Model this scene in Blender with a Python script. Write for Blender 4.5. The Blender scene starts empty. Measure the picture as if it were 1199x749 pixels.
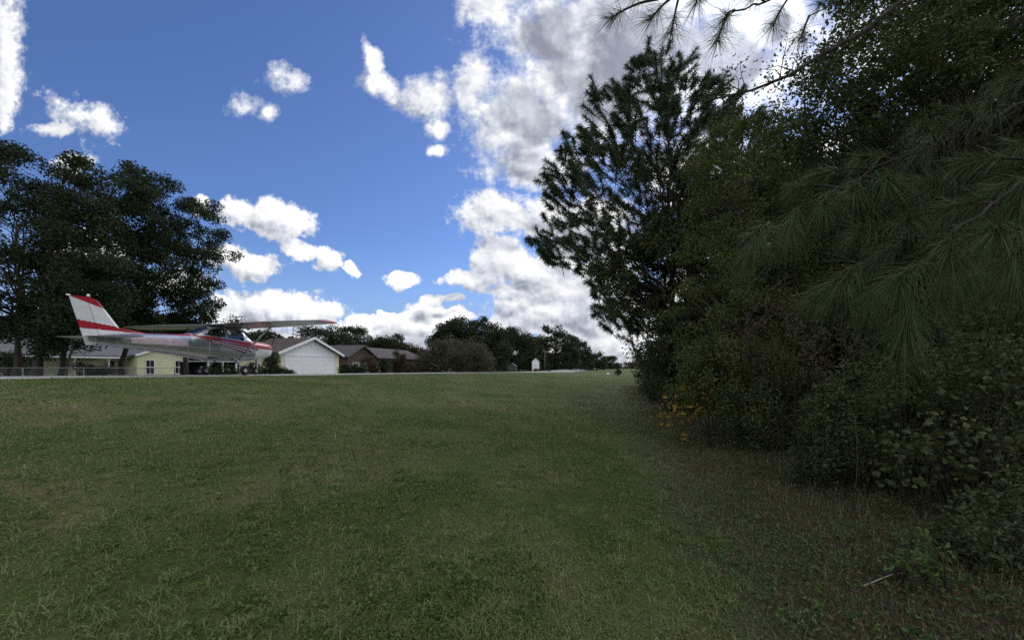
import bpy, math
import numpy as np
from math import radians as R, sin, cos, pi

C = bpy.context.scene.collection
rng = np.random.default_rng(7)

# ------------------------------------------------------------------ frame of the place
# the camera stands at the world origin, eye 1.55 m up, looking along +Y.
F, CX, HY, EYE = 450.0, 599.5, 430.0, 1.55
PH = R(15.4)                                   # the road runs this far right of +Y
T = np.array([sin(PH), cos(PH)])               # along the road
L = np.array([-cos(PH), sin(PH)])              # to the left of it


def US(u, s):
    return u * L[0] + s * T[0], u * L[1] + s * T[1]


def P(px, py, Y):
    """photo direction (px, py) at distance Y -> world point"""
    return np.array([(px - CX) / F * Y, Y, EYE + (HY - py) / F * Y])


def on_line(px, u):
    """where the viewing direction px crosses the line u metres left of the road axis"""
    t = (px - CX) / F
    Y = u / (L[0] * t + L[1])
    return t * Y, Y


ks = np.array([-400, -60, 6.5, 13, 40, 134, 180, 250, 300, 400, 600, 900, 1500, 3000.])
kz = np.array([0.3, 0.1, -.30, -.37, -.60, -1.6, -1.5, -1.3, -1.1, -.2, .6, .4, -1.0, -3.])


def sm(x, a, b):
    x = np.clip((x - a) / (b - a), 0, 1)
    return x * x * (3 - 2 * x)


def H(x, y, fine=True):
    x = np.asarray(x, float); y = np.asarray(y, float)
    u = x * L[0] + y * L[1]; s = x * T[0] + y * T[1]
    zr = np.interp(s, ks, kz)
    low = (1 - sm(s, 25, 150)) * -1.55 + sm(s, 25, 150) * (zr - .35)
    zr = zr + .8 * sm(s, 60, 170) * np.clip((u - 14.8) / 5.2, 0, 1)
    far = (1 - sm(s, 60, 160)) * -1.05 + sm(s, 60, 160) * (zr - .25)
    k = np.clip((u + 1.5) / 15.8, 0, 1)
    k = .55 * k + .45 * k * k * (3 - 2 * k)
    z = low + (zr - low) * k
    z = np.where(u > 20.5, zr + (far - zr) * sm(u, 20.5, 27), z)
    if fine:
        amp = (1 - sm(np.abs(u - 17.4), 4.5, 3.2)) * 1.0
        z = z + amp * (.018 * np.sin(x * 1.9 + .7 * y) + .014 * np.sin(2.7 * y - 1.1 * x + 1) + .022 * np.sin(.63 * x + .9) * np.cos(.5 * y))
    return EYE + z


def Hs(x, y):
    return float(H(x, y))


# ------------------------------------------------------------------ helpers
def mesh(name, V, Q=None, Tr=None, mats=(), midx=None, smooth=False, parent=None, loc=None):
    V = np.asarray(V, np.float32).reshape(-1, 3)
    if loc is not None:
        V = V - np.asarray(loc, np.float32)
    Q = np.zeros((0, 4), np.int32) if Q is None or len(Q) == 0 else np.asarray(Q, np.int32)
    Tr = np.zeros((0, 3), np.int32) if Tr is None or len(Tr) == 0 else np.asarray(Tr, np.int32)
    me = bpy.data.meshes.new(name)
    me.vertices.add(len(V)); me.vertices.foreach_set('co', V.ravel())
    me.loops.add(Q.size + Tr.size); me.loops.foreach_set('vertex_index', np.concatenate([Q.ravel(), Tr.ravel()]))
    n = len(Q) + len(Tr)
    me.polygons.add(n)
    st = np.concatenate([np.arange(len(Q)) * 4, Q.size + np.arange(len(Tr)) * 3]).astype(np.int32)
    me.polygons.foreach_set('loop_start', st)
    if midx is not None:
        me.polygons.foreach_set('material_index', np.asarray(midx, np.int32))
    me.polygons.foreach_set('use_smooth', np.full(n, bool(smooth)))
    me.update(calc_edges=True)
    me.validate()
    for m in (mats if isinstance(mats, (list, tuple)) else [mats]):
        me.materials.append(m)
    o = bpy.data.objects.new(name, me)
    C.objects.link(o)
    if loc is not None:
        o.location = tuple(float(v) for v in loc)
    if parent is not None:
        o.parent = parent
        o.location = (0, 0, 0)
    return o


class MB:
    """collects boxes, tubes, prisms and grids; build() links them as one mesh object"""
    def __init__(s):
        s.v = []; s.q = []; s.t = []; s.n = 0; s.mq = []; s.mt = []

    def add(s, V, Q=(), Tr=(), m=0):
        V = np.asarray(V, float).reshape(-1, 3)
        if len(Q):
            Q = np.asarray(Q).reshape(-1, 4) + s.n; s.q.append(Q); s.mq += [m] * len(Q)
        if len(Tr):
            Tr = np.asarray(Tr).reshape(-1, 3) + s.n; s.t.append(Tr); s.mt += [m] * len(Tr)
        s.v.append(V); s.n += len(V)
        return s

    def box(s, a, b, m=0):
        (x0, y0, z0), (x1, y1, z1) = a, b
        V = [(x, y, z) for z in (z0, z1) for x, y in ((x0, y0), (x1, y0), (x1, y1), (x0, y1))]
        return s.add(V, [(3, 2, 1, 0), (4, 5, 6, 7), (0, 1, 5, 4), (1, 2, 6, 5), (2, 3, 7, 6), (3, 0, 4, 7)], m=m)

    def prism(s, poly, x0, x1, m=0):
        """polygon in (y, z) pushed along x"""
        n = len(poly)
        V = [(x0, y, z) for y, z in poly] + [(x1, y, z) for y, z in poly]
        Q = [(i, (i + 1) % n, n + (i + 1) % n, n + i) for i in range(n)]
        Tr = [(0, i + 1, i) for i in range(1, n - 1)] + [(n, n + i, n + i + 1) for i in range(1, n - 1)]
        return s.add(V, Q, Tr, m)

    def tube(s, pts, rad, sides=6, m=0, cap=True):
        V, Q, Tr = tube(pts, rad, sides, cap)
        return s.add(V, Q, Tr, m)

    def grid(s, G, m=0, close_u=False):
        G = np.asarray(G, float); a, b = G.shape[:2]
        i, j = np.meshgrid(np.arange(a - (0 if close_u else 1)), np.arange(b - 1), indexing='ij')
        i2 = (i + 1) % a
        Q = np.stack([i * b + j, i2 * b + j, i2 * b + j + 1, i * b + j + 1], -1).reshape(-1, 4)
        return s.add(G.reshape(-1, 3), Q, m=m)

    def build(s, name, mats, parent=None, smooth=False, loc=None):
        q = np.concatenate(s.q) if s.q else None
        t = np.concatenate(s.t) if s.t else None
        return mesh(name, np.concatenate(s.v), q, t, mats, s.mq + s.mt, smooth, parent, loc)


def tube(pts, rad, sides=6, cap=True):
    p = np.asarray(pts, float); n = len(p)
    rad = np.broadcast_to(np.asarray(rad, float), (n,))
    d = np.gradient(p, axis=0); d /= np.linalg.norm(d, axis=1)[:, None] + 1e-9
    ref = np.array([0, 0, 1.]) if abs(d[:, 2]).mean() < .8 else np.array([1., 0, 0])
    a = np.cross(d, ref); a /= np.linalg.norm(a, axis=1)[:, None] + 1e-9
    b = np.cross(d, a)
    th = np.arange(sides) / sides * 2 * pi
    V = p[:, None] + rad[:, None, None] * (a[:, None] * np.cos(th)[None, :, None] + b[:, None] * np.sin(th)[None, :, None])
    i, j = np.meshgrid(np.arange(n - 1), np.arange(sides), indexing='ij'); j2 = (j + 1) % sides
    Q = np.stack([i * sides + j, (i + 1) * sides + j, (i + 1) * sides + j2, i * sides + j2], -1).reshape(-1, 4)
    V = V.reshape(-1, 3); Tr = []
    if cap:
        for e, c in ((0, p[0]), (n - 1, p[-1])):
            V = np.vstack([V, c]); k = len(V) - 1
            for q in range(sides):
                x, y = e * sides + q, e * sides + (q + 1) % sides
                Tr.append((k, x, y) if e == 0 else (k, y, x))
    return V, Q, np.array(Tr).reshape(-1, 3)


def bez(a, b, c, n):
    t = np.linspace(0, 1, n)[:, None]
    return (1 - t) ** 2 * a + 2 * t * (1 - t) * b + t * t * c


def tag(o, label, cat, group=None, kind=None):
    o['label'] = label; o['category'] = cat
    if group: o['group'] = group
    if kind: o['kind'] = kind
    return o


def empty(name, loc, label, cat, group=None, rz=0.0):
    o = bpy.data.objects.new(name, None); C.objects.link(o)
    o.location = tuple(float(v) for v in loc); o.rotation_euler = (0, 0, rz)
    return tag(o, label, cat, group)


# ------------------------------------------------------------------ materials
def newmat(name):
    m = bpy.data.materials.new(name); m.use_nodes = True
    nt = m.node_tree; nt.nodes.clear()
    return m, nt


def nd(nt, typ, **kw):
    n = nt.nodes.new(typ)
    for k, v in kw.items():
        if k.startswith('i_'):
            n.inputs[k[2:].replace('_', ' ')].default_value = v
        else:
            setattr(n, k, v)
    return n


def ramp(nt, stops):
    r = nt.nodes.new('ShaderNodeValToRGB')
    e = r.color_ramp.elements
    while len(e) < len(stops): e.new(.5)
    for x, (p, c) in zip(e, stops):
        x.position = p; x.color = (*c, 1)
    return r


def mat_noise(name, cols, scale=3.0, rough=.7, spec=.3, detail=6, bump=0, bscale=None, metal=0, coat=0, stretch=(1, 1, 1)):
    """colour wandering between cols by a 3-D noise in object space"""
    m, nt = newmat(name); ln = nt.links.new
    tc = nd(nt, 'ShaderNodeTexCoord'); mp = nd(nt, 'ShaderNodeMapping'); mp.inputs['Scale'].default_value = stretch
    ln(tc.outputs['Object'], mp.inputs[0])
    no = nd(nt, 'ShaderNodeTexNoise', i_Scale=scale, i_Detail=detail, i_Roughness=.6)
    ln(mp.outputs[0], no.inputs['Vector'])
    st = [(.3 + .4 * i / max(1, len(cols) - 1), c) for i, c in enumerate(cols)]
    r = ramp(nt, st); ln(no.outputs[0], r.inputs[0])
    b = nd(nt, 'ShaderNodeBsdfPrincipled', i_Roughness=rough, i_Metallic=metal)
    b.inputs['Specular IOR Level'].default_value = spec
    b.inputs['Coat Weight'].default_value = coat
    ln(r.outputs[0], b.inputs['Base Color'])
    if bump:
        n2 = nd(nt, 'ShaderNodeTexNoise', i_Scale=bscale or scale * 4, i_Detail=5)
        ln(mp.outputs[0], n2.inputs['Vector'])
        bp = nd(nt, 'ShaderNodeBump', i_Strength=bump, i_Distance=.05)
        ln(n2.outputs[0], bp.inputs['Height']); ln(bp.outputs[0], b.inputs['Normal'])
    o = nd(nt, 'ShaderNodeOutputMaterial'); ln(b.outputs[0], o.inputs[0])
    return m


def mat_leaf(name, cols, trans=.2, rough=.55, spec=.25, patch=.35, pscale=.8):
    """cols: ramp over a per-leaf random number, shifted by a slow noise so that whole sprays differ"""
    m, nt = newmat(name); ln = nt.links.new
    g = nd(nt, 'ShaderNodeNewGeometry'); tc = nd(nt, 'ShaderNodeTexCoord')
    no = nd(nt, 'ShaderNodeTexNoise', i_Scale=pscale, i_Detail=3); ln(tc.outputs['Object'], no.inputs['Vector'])
    mx = nd(nt, 'ShaderNodeMath', operation='MULTIPLY'); mx.inputs[1].default_value = 1 - patch
    ln(g.outputs['Random Per Island'], mx.inputs[0])
    ad = nd(nt, 'ShaderNodeMath', operation='MULTIPLY_ADD'); ad.inputs[1].default_value = patch * 1.6
    ln(no.outputs[0], ad.inputs[0]); ln(mx.outputs[0], ad.inputs[2])
    sb = nd(nt, 'ShaderNodeMath', operation='SUBTRACT'); sb.inputs[1].default_value = patch * .3
    ln(ad.outputs[0], sb.inputs[0])
    n = len(cols)
    r = ramp(nt, [(i / (n - 1), c) for i, c in enumerate(cols)]); ln(sb.outputs[0], r.inputs[0])
    b = nd(nt, 'ShaderNodeBsdfPrincipled', i_Roughness=rough); b.inputs['Specular IOR Level'].default_value = spec
    ln(r.outputs[0], b.inputs['Base Color'])
    t = nd(nt, 'ShaderNodeBsdfTranslucent'); ln(r.outputs[0], t.inputs[0])
    mi = nd(nt, 'ShaderNodeMixShader'); mi.inputs[0].default_value = trans
    ln(b.outputs[0], mi.inputs[1]); ln(t.outputs[0], mi.inputs[2])
    o = nd(nt, 'ShaderNodeOutputMaterial'); ln(mi.outputs[0], o.inputs[0])
    return m


def mat_glass(name, tint=(.75, .8, .82), trans=.75):
    m, nt = newmat(name); ln = nt.links.new
    t = nd(nt, 'ShaderNodeBsdfTransparent'); t.inputs[0].default_value = (*tint, 1)
    g = nd(nt, 'ShaderNodeBsdfGlossy', i_Roughness=.03); g.inputs[0].default_value = (.8, .85, .9, 1)
    lw = nd(nt, 'ShaderNodeFresnel', i_IOR=1.5)
    a = nd(nt, 'ShaderNodeMath', operation='MULTIPLY_ADD'); a.inputs[1].default_value = .9; a.inputs[2].default_value = 1 - trans - .2
    ln(lw.outputs[0], a.inputs[0])
    mi = nd(nt, 'ShaderNodeMixShader'); ln(a.outputs[0], mi.inputs[0]); ln(t.outputs[0], mi.inputs[1]); ln(g.outputs[0], mi.inputs[2])
    o = nd(nt, 'ShaderNodeOutputMaterial'); ln(mi.outputs[0], o.inputs[0])
    return m


M = {}
M['white'] = mat_noise('white_paint', [(.50, .51, .53), (.62, .63, .64), (.66, .66, .66)], 1.7, .3, .5, coat=.15, stretch=(1, 1, 3))
M['red'] = mat_noise('red_paint', [(.27, .012, .02), (.36, .02, .03)], 1.2, .3, .5, coat=.2)
M['alu'] = mat_noise('dull_silver_paint', [(.42, .43, .46), (.52, .53, .56), (.58, .58, .6)], 1.8, .3, .5, metal=.85, stretch=(1, 1, 2))
M['maroon'] = mat_noise('maroon_paint', [(.10, .012, .03), (.14, .02, .04)], 1.2, .35, .5)
M['rubber'] = mat_noise('rubber', [(.014, .014, .015), (.03, .03, .03)], 8, .85, .2)
M['metal'] = mat_noise('bare_metal', [(.4, .4, .42), (.55, .55, .56)], 6, .35, .5, metal=1)
M['hub'] = mat_noise('hub_paint', [(.5, .45, .3), (.6, .55, .4)], 6, .5, .4)
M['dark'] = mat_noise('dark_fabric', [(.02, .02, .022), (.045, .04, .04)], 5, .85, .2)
M['glass'] = mat_glass('aircraft_glazing')
M['pane'] = mat_noise('window_pane', [(.012, .015, .02), (.03, .035, .04)], 2, .06, .6)
M['lens'] = mat_noise('light_lens', [(.7, .68, .62), (.75, .75, .7)], 4, .15, .6)
M['yellow'] = mat_noise('yellow_siding', [(.58, .58, .37), (.68, .68, .46)], .9, .75, .2, bump=.1)
M['cream'] = mat_noise('cream_siding', [(.66, .63, .44), (.74, .71, .52)], .9, .75, .2, bump=.1)
M['offwhite'] = mat_noise('white_siding', [(.78, .79, .81), (.84, .84, .85)], 1.0, .65, .3)
M['trim'] = mat_noise('white_trim', [(.74, .74, .74), (.8, .8, .8)], 2, .6, .3)
M['shingle'] = mat_noise('grey_shingle', [(.065, .062, .07), (.12, .112, .12)], 2.2, .9, .15, detail=9, bump=.4, bscale=30, stretch=(1, 1, 3))
M['palroof'] = mat_noise('pale_grey_roof', [(.085, .09, .10), (.15, .155, .165)], 1.6, .8, .2, detail=9, bump=.3, bscale=30)
M['brownroof'] = mat_noise('brown_shingle', [(.075, .062, .06), (.125, .10, .095)], 2.0, .9, .15, detail=9, bump=.4, bscale=30)
M['brick'] = mat_noise('brown_brick', [(.07, .052, .046), (.115, .085, .07)], 5, .9, .15, detail=9, bump=.3, bscale=25)
M['fence'] = mat_noise('galvanised', [(.15, .155, .16), (.24, .245, .25)], 3, .55, .4, metal=.4)
M['wood'] = mat_noise('grey_timber', [(.16, .13, .10), (.26, .22, .17)], 3, .85, .2, stretch=(4, 4, .5))
M['bark'] = mat_noise('oak_bark', [(.035, .03, .026), (.09, .078, .068)], 3, .95, .1, detail=9, bump=.7, bscale=14, stretch=(2, 2, .5))
M['pinebark'] = mat_noise('pine_bark', [(.05, .032, .024), (.12, .08, .06)], 5, .95, .1, detail=9, bump=.7, bscale=16, stretch=(2, 2, .6))
M['drytwig'] = mat_noise('dry_twig', [(.13, .11, .08), (.2, .17, .13)], 8, .9, .1)
M['twig'] = mat_noise('twig_bark', [(.028, .023, .02), (.06, .05, .042)], 8, .9, .1)
M['paletwig'] = mat_noise('pale_twig', [(.26, .22, .17), (.4, .35, .28)], 8, .9, .1)
M['whitebark'] = mat_noise('pale_bark', [(.42, .40, .38), (.6, .58, .56)], 4, .8, .2)
M['oakleaf'] = mat_leaf('oak_leaves', [(.016, .026, .012), (.026, .04, .016), (.042, .056, .024)], .12, spec=.15, pscale=.35)
M['oakleaf_b'] = mat_leaf('far_oak_leaves', [(.022, .032, .016), (.034, .047, .022), (.05, .06, .03)], .12, spec=.12, pscale=.25)
M['brownleaf'] = mat_leaf('rusty_leaves', [(.035, .036, .02), (.06, .045, .022), (.10, .055, .025)], .15, pscale=.6)
M['olivetwig'] = mat_leaf('olive_fine_leaves', [(.075, .068, .05), (.08, .08, .046), (.075, .092, .038)], .12, pscale=.4)
M['needle'] = mat_leaf('pine_needles', [(.042, .07, .024), (.066, .106, .036), (.115, .155, .058)], .15, .5, .15, pscale=1.2)
M['deadneedle'] = mat_leaf('dead_needles', [(.08, .05, .022), (.14, .085, .035), (.2, .13, .06)], .12, .6, .15, pscale=1.2)
M['needlefar'] = mat_leaf('pine_needles_far', [(.035, .055, .026), (.052, .08, .036), (.08, .105, .05)], .15, .5, .2, pscale=.8)
M['hardleaf'] = mat_leaf('hardwood_leaves', [(.025, .04, .013), (.045, .07, .02), (.075, .095, .026), (.12, .095, .03)], .3, patch=.5, pscale=.9)
M['darkleaf'] = mat_leaf('dark_wood_leaves', [(.024, .038, .014), (.044, .066, .022), (.075, .092, .03), (.09, .075, .03)], .15, patch=.4, pscale=.7)
M['limeleaf'] = mat_leaf('yellow_green_leaves', [(.04, .065, .016), (.07, .10, .024), (.115, .14, .034), (.16, .115, .034)], .3, patch=.5, pscale=1.1)
M['redleaf'] = mat_leaf('dull_red_leaves', [(.04, .05, .02), (.065, .055, .028), (.12, .06, .04)], .25, patch=.5, pscale=1.5)
M['goldleaf'] = mat_leaf('golden_leaves', [(.10, .10, .02), (.24, .16, .025), (.36, .2, .03)], .3, patch=.4, pscale=1.6)
M['vineleaf'] = mat_leaf('vine_leaves', [(.02, .034, .01), (.036, .055, .015), (.062, .082, .022), (.10, .06, .028)], .25, .5, .3, patch=.3, pscale=2)
M['weedleaf'] = mat_leaf('weed_leaves', [(.045, .08, .022), (.08, .135, .036), (.13, .18, .055)], .25, patch=.3, pscale=2)
M['blade'] = mat_leaf('grass_blades', [(.038, .064, .017), (.084, .135, .033), (.138, .195, .05), (.19, .208, .088), (.34, .32, .2)], .22, .55, .3, patch=.42, pscale=.55)
M['drygrass'] = mat_leaf('dry_grass', [(.04, .046, .02), (.08, .075, .038), (.13, .112, .066), (.24, .2, .14)], .15, .7, .2, patch=.4, pscale=.9)
M['litter'] = mat_leaf('leaf_litter', [(.05, .032, .018), (.10, .06, .03), (.16, .10, .05)], .1, .7, .2, patch=.3, pscale=1.5)


def ground_mat():
    m, nt = newmat('field_ground'); ln = nt.links.new
    tc = nd(nt, 'ShaderNodeTexCoord')
    def noise(sc, det=6, rough=.6):
        n = nd(nt, 'ShaderNodeTexNoise', i_Scale=sc, i_Detail=det, i_Roughness=rough); ln(tc.outputs['Object'], n.inputs['Vector']); return n
    a = noise(.55, 5); b = noise(26, 9, .78); c = noise(60, 4)
    r1 = ramp(nt, [(.36, (.046, .07, .02)), (.5, (.07, .096, .029)), (.62, (.11, .108, .05)), (.72, (.14, .112, .07))]); ln(a.outputs[0], r1.inputs[0])
    r2 = ramp(nt, [(.34, (.3, .3, .3)), (.5, (.95, .95, .95)), (.66, (1.75, 1.75, 1.6))]); ln(b.outputs[0], r2.inputs[0])
    mx = nd(nt, 'ShaderNodeMix', data_type='RGBA', blend_type='MULTIPLY'); mx.inputs[0].default_value = .8
    ln(r1.outputs[0], mx.inputs[6]); ln(r2.outputs[0], mx.inputs[7])
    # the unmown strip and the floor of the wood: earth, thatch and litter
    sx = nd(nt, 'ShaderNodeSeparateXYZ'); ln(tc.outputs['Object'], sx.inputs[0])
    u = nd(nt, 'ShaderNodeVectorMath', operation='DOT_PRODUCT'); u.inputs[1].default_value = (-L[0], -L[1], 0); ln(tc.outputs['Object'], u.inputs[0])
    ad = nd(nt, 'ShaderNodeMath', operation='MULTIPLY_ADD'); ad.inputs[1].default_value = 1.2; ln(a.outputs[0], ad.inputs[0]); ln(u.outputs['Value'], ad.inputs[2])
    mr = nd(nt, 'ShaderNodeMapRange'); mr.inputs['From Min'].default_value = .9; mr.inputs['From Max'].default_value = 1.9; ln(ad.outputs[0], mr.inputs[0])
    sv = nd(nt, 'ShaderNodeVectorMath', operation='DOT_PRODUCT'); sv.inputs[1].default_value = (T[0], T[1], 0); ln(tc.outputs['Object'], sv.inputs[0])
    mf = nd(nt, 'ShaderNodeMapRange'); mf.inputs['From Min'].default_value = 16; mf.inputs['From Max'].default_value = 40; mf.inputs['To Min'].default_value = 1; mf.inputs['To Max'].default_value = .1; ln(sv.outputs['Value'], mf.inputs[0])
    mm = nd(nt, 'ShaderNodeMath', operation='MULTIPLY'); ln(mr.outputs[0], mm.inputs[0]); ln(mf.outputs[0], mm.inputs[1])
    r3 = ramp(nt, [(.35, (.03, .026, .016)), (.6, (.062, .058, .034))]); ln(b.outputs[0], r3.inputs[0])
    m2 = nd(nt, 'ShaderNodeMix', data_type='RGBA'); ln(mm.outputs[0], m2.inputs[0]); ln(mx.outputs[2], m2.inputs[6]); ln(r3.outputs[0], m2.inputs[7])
    bs = nd(nt, 'ShaderNodeBsdfPrincipled', i_Roughness=.95); bs.inputs['Specular IOR Level'].default_value = .1
    ln(m2.outputs[2], bs.inputs['Base Color'])
    bp = nd(nt, 'ShaderNodeBump', i_Strength=.8, i_Distance=.04); ln(c.outputs[0], bp.inputs['Height']); ln(bp.outputs[0], bs.inputs['Normal'])
    o = nd(nt, 'ShaderNodeOutputMaterial'); ln(bs.outputs[0], o.inputs[0])
    return m


# ------------------------------------------------------------------ ground and road
def spaced(lo, hi, fine_lo, fine_hi, step, growth=1.16):
    a = list(np.arange(fine_lo, fine_hi + 1e-6, step)); d = step
    while a[-1] < hi: d *= growth; a.append(a[-1] + d)
    b = []; d = step; x = fine_lo
    while x > lo: d *= growth; x -= d; b.append(x)
    return np.array(b[::-1] + a)


su = spaced(-900, 1200, -7, 23, .35)
su = np.unique(np.concatenate([su[np.abs(su - 17.4) > 3.2], [14.2, 14.8, 17.4, 20.0, 20.6]]))
ss = spaced(-260, 3000, -6, 40, .5, 1.1)
UU, SS = np.meshgrid(su, ss, indexing='ij')
gx, gy = US(UU, SS)
mb = MB(); mb.grid(np.stack([gx, gy, H(gx, gy)], -1)[::-1])
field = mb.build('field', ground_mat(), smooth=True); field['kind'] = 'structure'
field['label'] = 'mown green field sloping up to the road'

ru = np.array([14.8, 16.1, 17.4, 18.7, 20.0])
UU, SS = np.meshgrid(ru, ss, indexing='ij')
gx, gy = US(UU, SS)
crown = np.array([.006, .03, .04, .03, .006])[:, None]
mb = MB(); mb.grid(np.stack([gx, gy, H(gx, gy) + crown], -1)[::-1])
M['asphalt'] = mat_noise('worn_asphalt', [(.24, .24, .235), (.34, .335, .32)], .8, .9, .2, detail=10, bump=.3, bscale=60)
road = mb.build('road', M['asphalt'], smooth=True); road['kind'] = 'structure'
road['label'] = 'pale worn asphalt road along the top of the field'


# ------------------------------------------------------------------ leaves, needles and blades
def unit(n, r=rng):
    v = r.normal(size=(n, 3)); return v / np.linalg.norm(v, axis=1)[:, None]


def leaf_cards(Cn, size, aspect=.5, droop=.35, r=rng, fold=.18):
    """one folded diamond leaf per centre"""
    n = len(Cn); size = np.broadcast_to(size, (n,))[:, None]
    d = unit(n, r); d[:, 2] = d[:, 2] * .7 - droop; d /= np.linalg.norm(d, axis=1)[:, None]
    s = np.cross(d, unit(n, r)); s /= np.linalg.norm(s, axis=1)[:, None] + 1e-9
    nn = np.cross(d, s)
    a = Cn - d * size * .5; b = Cn + d * size * .5
    l = Cn + s * size * aspect * .5 + nn * size * fold; q = Cn - s * size * aspect * .5 + nn * size * fold
    V = np.stack([a, l, b, q], 1).reshape(-1, 3)
    return V, np.arange(4 * n).reshape(-1, 4)


def broad_leaves(Cn, size, r=rng, lobes=True):
    """broad vine leaf: 8 outline points round a centre, slightly cupped, facing up and outwards"""
    n = len(Cn); size = np.broadcast_to(size, (n,))
    nn = unit(n, r) * 1.25 + np.array([-.3, -.45, .75]); nn /= np.linalg.norm(nn, axis=1)[:, None]
    a = np.cross(nn, unit(n, r)); a /= np.linalg.norm(a, axis=1)[:, None]; b = np.cross(nn, a)
    th = np.arange(9) / 9 * 2 * pi
    rr = np.array([1, .74, .84, .62, .42, .42, .62, .84, .74]) * .55 if lobes else np.array([1, .8, .62, .58, .55, .55, .58, .62, .8]) * .55
    out = Cn[:, None] + size[:, None, None] * rr[None, :, None] * (a[:, None] * np.cos(th)[None, :, None] + b[:, None] * np.sin(th)[None, :, None])
    out -= nn[:, None] * (size[:, None, None] * .12 * np.abs(np.sin(th))[None, :, None])
    V = np.concatenate([Cn[:, None], out], 1).reshape(-1, 3)
    base = np.arange(n)[:, None] * 10
    Tr = np.concatenate([np.stack([base + 0, base + 1 + k, base + 1 + (k + 1) % 9], -1) for k in range(9)], 1).reshape(-1, 3)
    return V, Tr


def blades(base, h, w, lean, r=rng, bend=.6):
    """bent grass blades: 5 vertices each"""
    n = len(base); az = r.uniform(0, 2 * pi, n)
    dx = np.stack([np.cos(az), np.sin(az), np.zeros(n)], 1)
    fa = az + pi / 2 + r.normal(0, .5, n)
    sx = np.stack([np.cos(fa), np.sin(fa), np.zeros(n)], 1)
    h = h[:, None]; w = w[:, None]; lean = lean[:, None]
    up = np.array([0, 0, 1.])
    mid = base + up * h * .6 * np.sqrt(np.clip(1 - lean ** 2 * .5, .1, 1)) + dx * h * lean * .4
    tip = base + up * h * np.clip(1 - lean * bend, .05, 1) + dx * h * lean
    V = np.stack([base - sx * w, base + sx * w, mid - sx * w * .8, mid + sx * w * .8, tip], 1).reshape(-1, 3)
    k = np.arange(n)[:, None] * 5
    return V, k + np.array([[0, 1, 3, 2]]), k + np.array([[2, 3, 4]])


def needle_strips(root, d, ln, w, sag, r=rng, seg=3):
    """thin drooping ribbons; root (n,3), d (n,3) unit"""
    n = len(root)
    t = np.linspace(0, 1, seg + 1)
    ln = np.broadcast_to(ln, (n,)); sag = np.broadcast_to(sag, (n,))
    pts = root[:, None] + d[:, None] * (ln[:, None] * t)[:, :, None]
    pts[:, :, 2] -= (sag * ln)[:, None] * t ** 2
    s = np.cross(d, unit(n, r)); s /= np.linalg.norm(s, axis=1)[:, None] + 1e-9
    ww = np.broadcast_to(w, (n,))[:, None] * np.array([1, 1, .8, .3, .2, .1][:seg + 1])[None]
    V = np.stack([pts - s[:, None] * ww[..., None], pts + s[:, None] * ww[..., None]], 2).reshape(-1, 3)
    k = np.arange(n)[:, None, None] * (2 * (seg + 1)) + np.arange(seg)[None, :, None] * 2
    Q = (k + np.array([0, 1, 3, 2])[None, None]).reshape(-1, 4)
    return V, Q


def cat_meshes(parts):
    V = []; Q = []; n = 0
    for v, q in parts:
        V.append(v); Q.append(q + n); n += len(v)
    return np.concatenate(V), np.concatenate(Q)


# ------------------------------------------------------------------ trees
def in_poly(p, poly):
    x, y = p[:, 0], p[:, 1]; c = np.zeros(len(p), bool); n = len(poly)
    for i in range(n):
        (x1, y1), (x2, y2) = poly[i], poly[i - 1]
        c ^= ((y1 > y) != (y2 > y)) & (x < (x2 - x1) * (y - y1) / (y2 - y1 + 1e-9) + x1)
    return c


def edge_dist(p, poly):
    d = np.full(len(p), 1e9); n = len(poly); poly = np.asarray(poly, float)
    for i in range(n):
        a, b = poly[i - 1], poly[i]; ab = b - a
        t = np.clip(((p - a) @ ab) / (ab @ ab + 1e-9), 0, 1)
        d = np.minimum(d, np.linalg.norm(p - (a + t[:, None] * ab), axis=1))
    return d


def crown_points(poly, Y, depth, n, r=rng, edge=0.0):
    """n points filling a crown whose outline is poly and whose thickness along the view is up to 2*depth metres"""
    poly = np.asarray(poly, float); lo, hi = poly.min(0), poly.max(0)
    out = np.zeros((0, 2))
    while len(out) < n:
        p = r.uniform(lo, hi, (n * 3, 2)); out = np.vstack([out, p[in_poly(p, poly)]])
    p = out[:n]
    d = edge_dist(p, poly) * Y / F
    th = np.minimum(depth, d * 1.3 + .12 * depth)
    yy = r.uniform(-1, 1, n)
    yy = np.sign(yy) * np.abs(yy) ** (1 / (1 + edge)) * th
    Yd = Y + yy
    return np.stack([(p[:, 0] - CX) / F * Yd, Yd, EYE + (HY - p[:, 1]) / F * Yd], 1)


def limb_tubes(mb, spine, srad, tips, r=rng, rt=.02, sides=5, rise=.25, every=1):
    """curved limbs from a trunk spine to the crown's clusters"""
    spine = np.asarray(spine)
    for k in tips[::every]:
        hd = np.linalg.norm(k[:2] - spine[:, :2], axis=1)
        want = k[2] - .55 * np.minimum(hd, 6) - .4
        i = int(np.argmin(np.abs(spine[:, 2] - np.clip(want[0] if np.ndim(want) else want, spine[:, 2].min() + .35 * np.ptp(spine[:, 2]), spine[:, 2].max()))))
        a = spine[i]
        dist = np.linalg.norm(k - a)
        mid = a * .45 + k * .55 + np.array([0, 0, rise * dist * .35]) + r.normal(0, .06 * dist, 3)
        pts = bez(a, mid, k, 7)
        pts[1:-1] += r.normal(0, .02 * dist, (5, 3))
        r0 = min(srad[i] * .6, rt + .022 * dist)
        mb.tube(pts, np.linspace(r0, rt * .5, 7), sides, cap=False)


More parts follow.
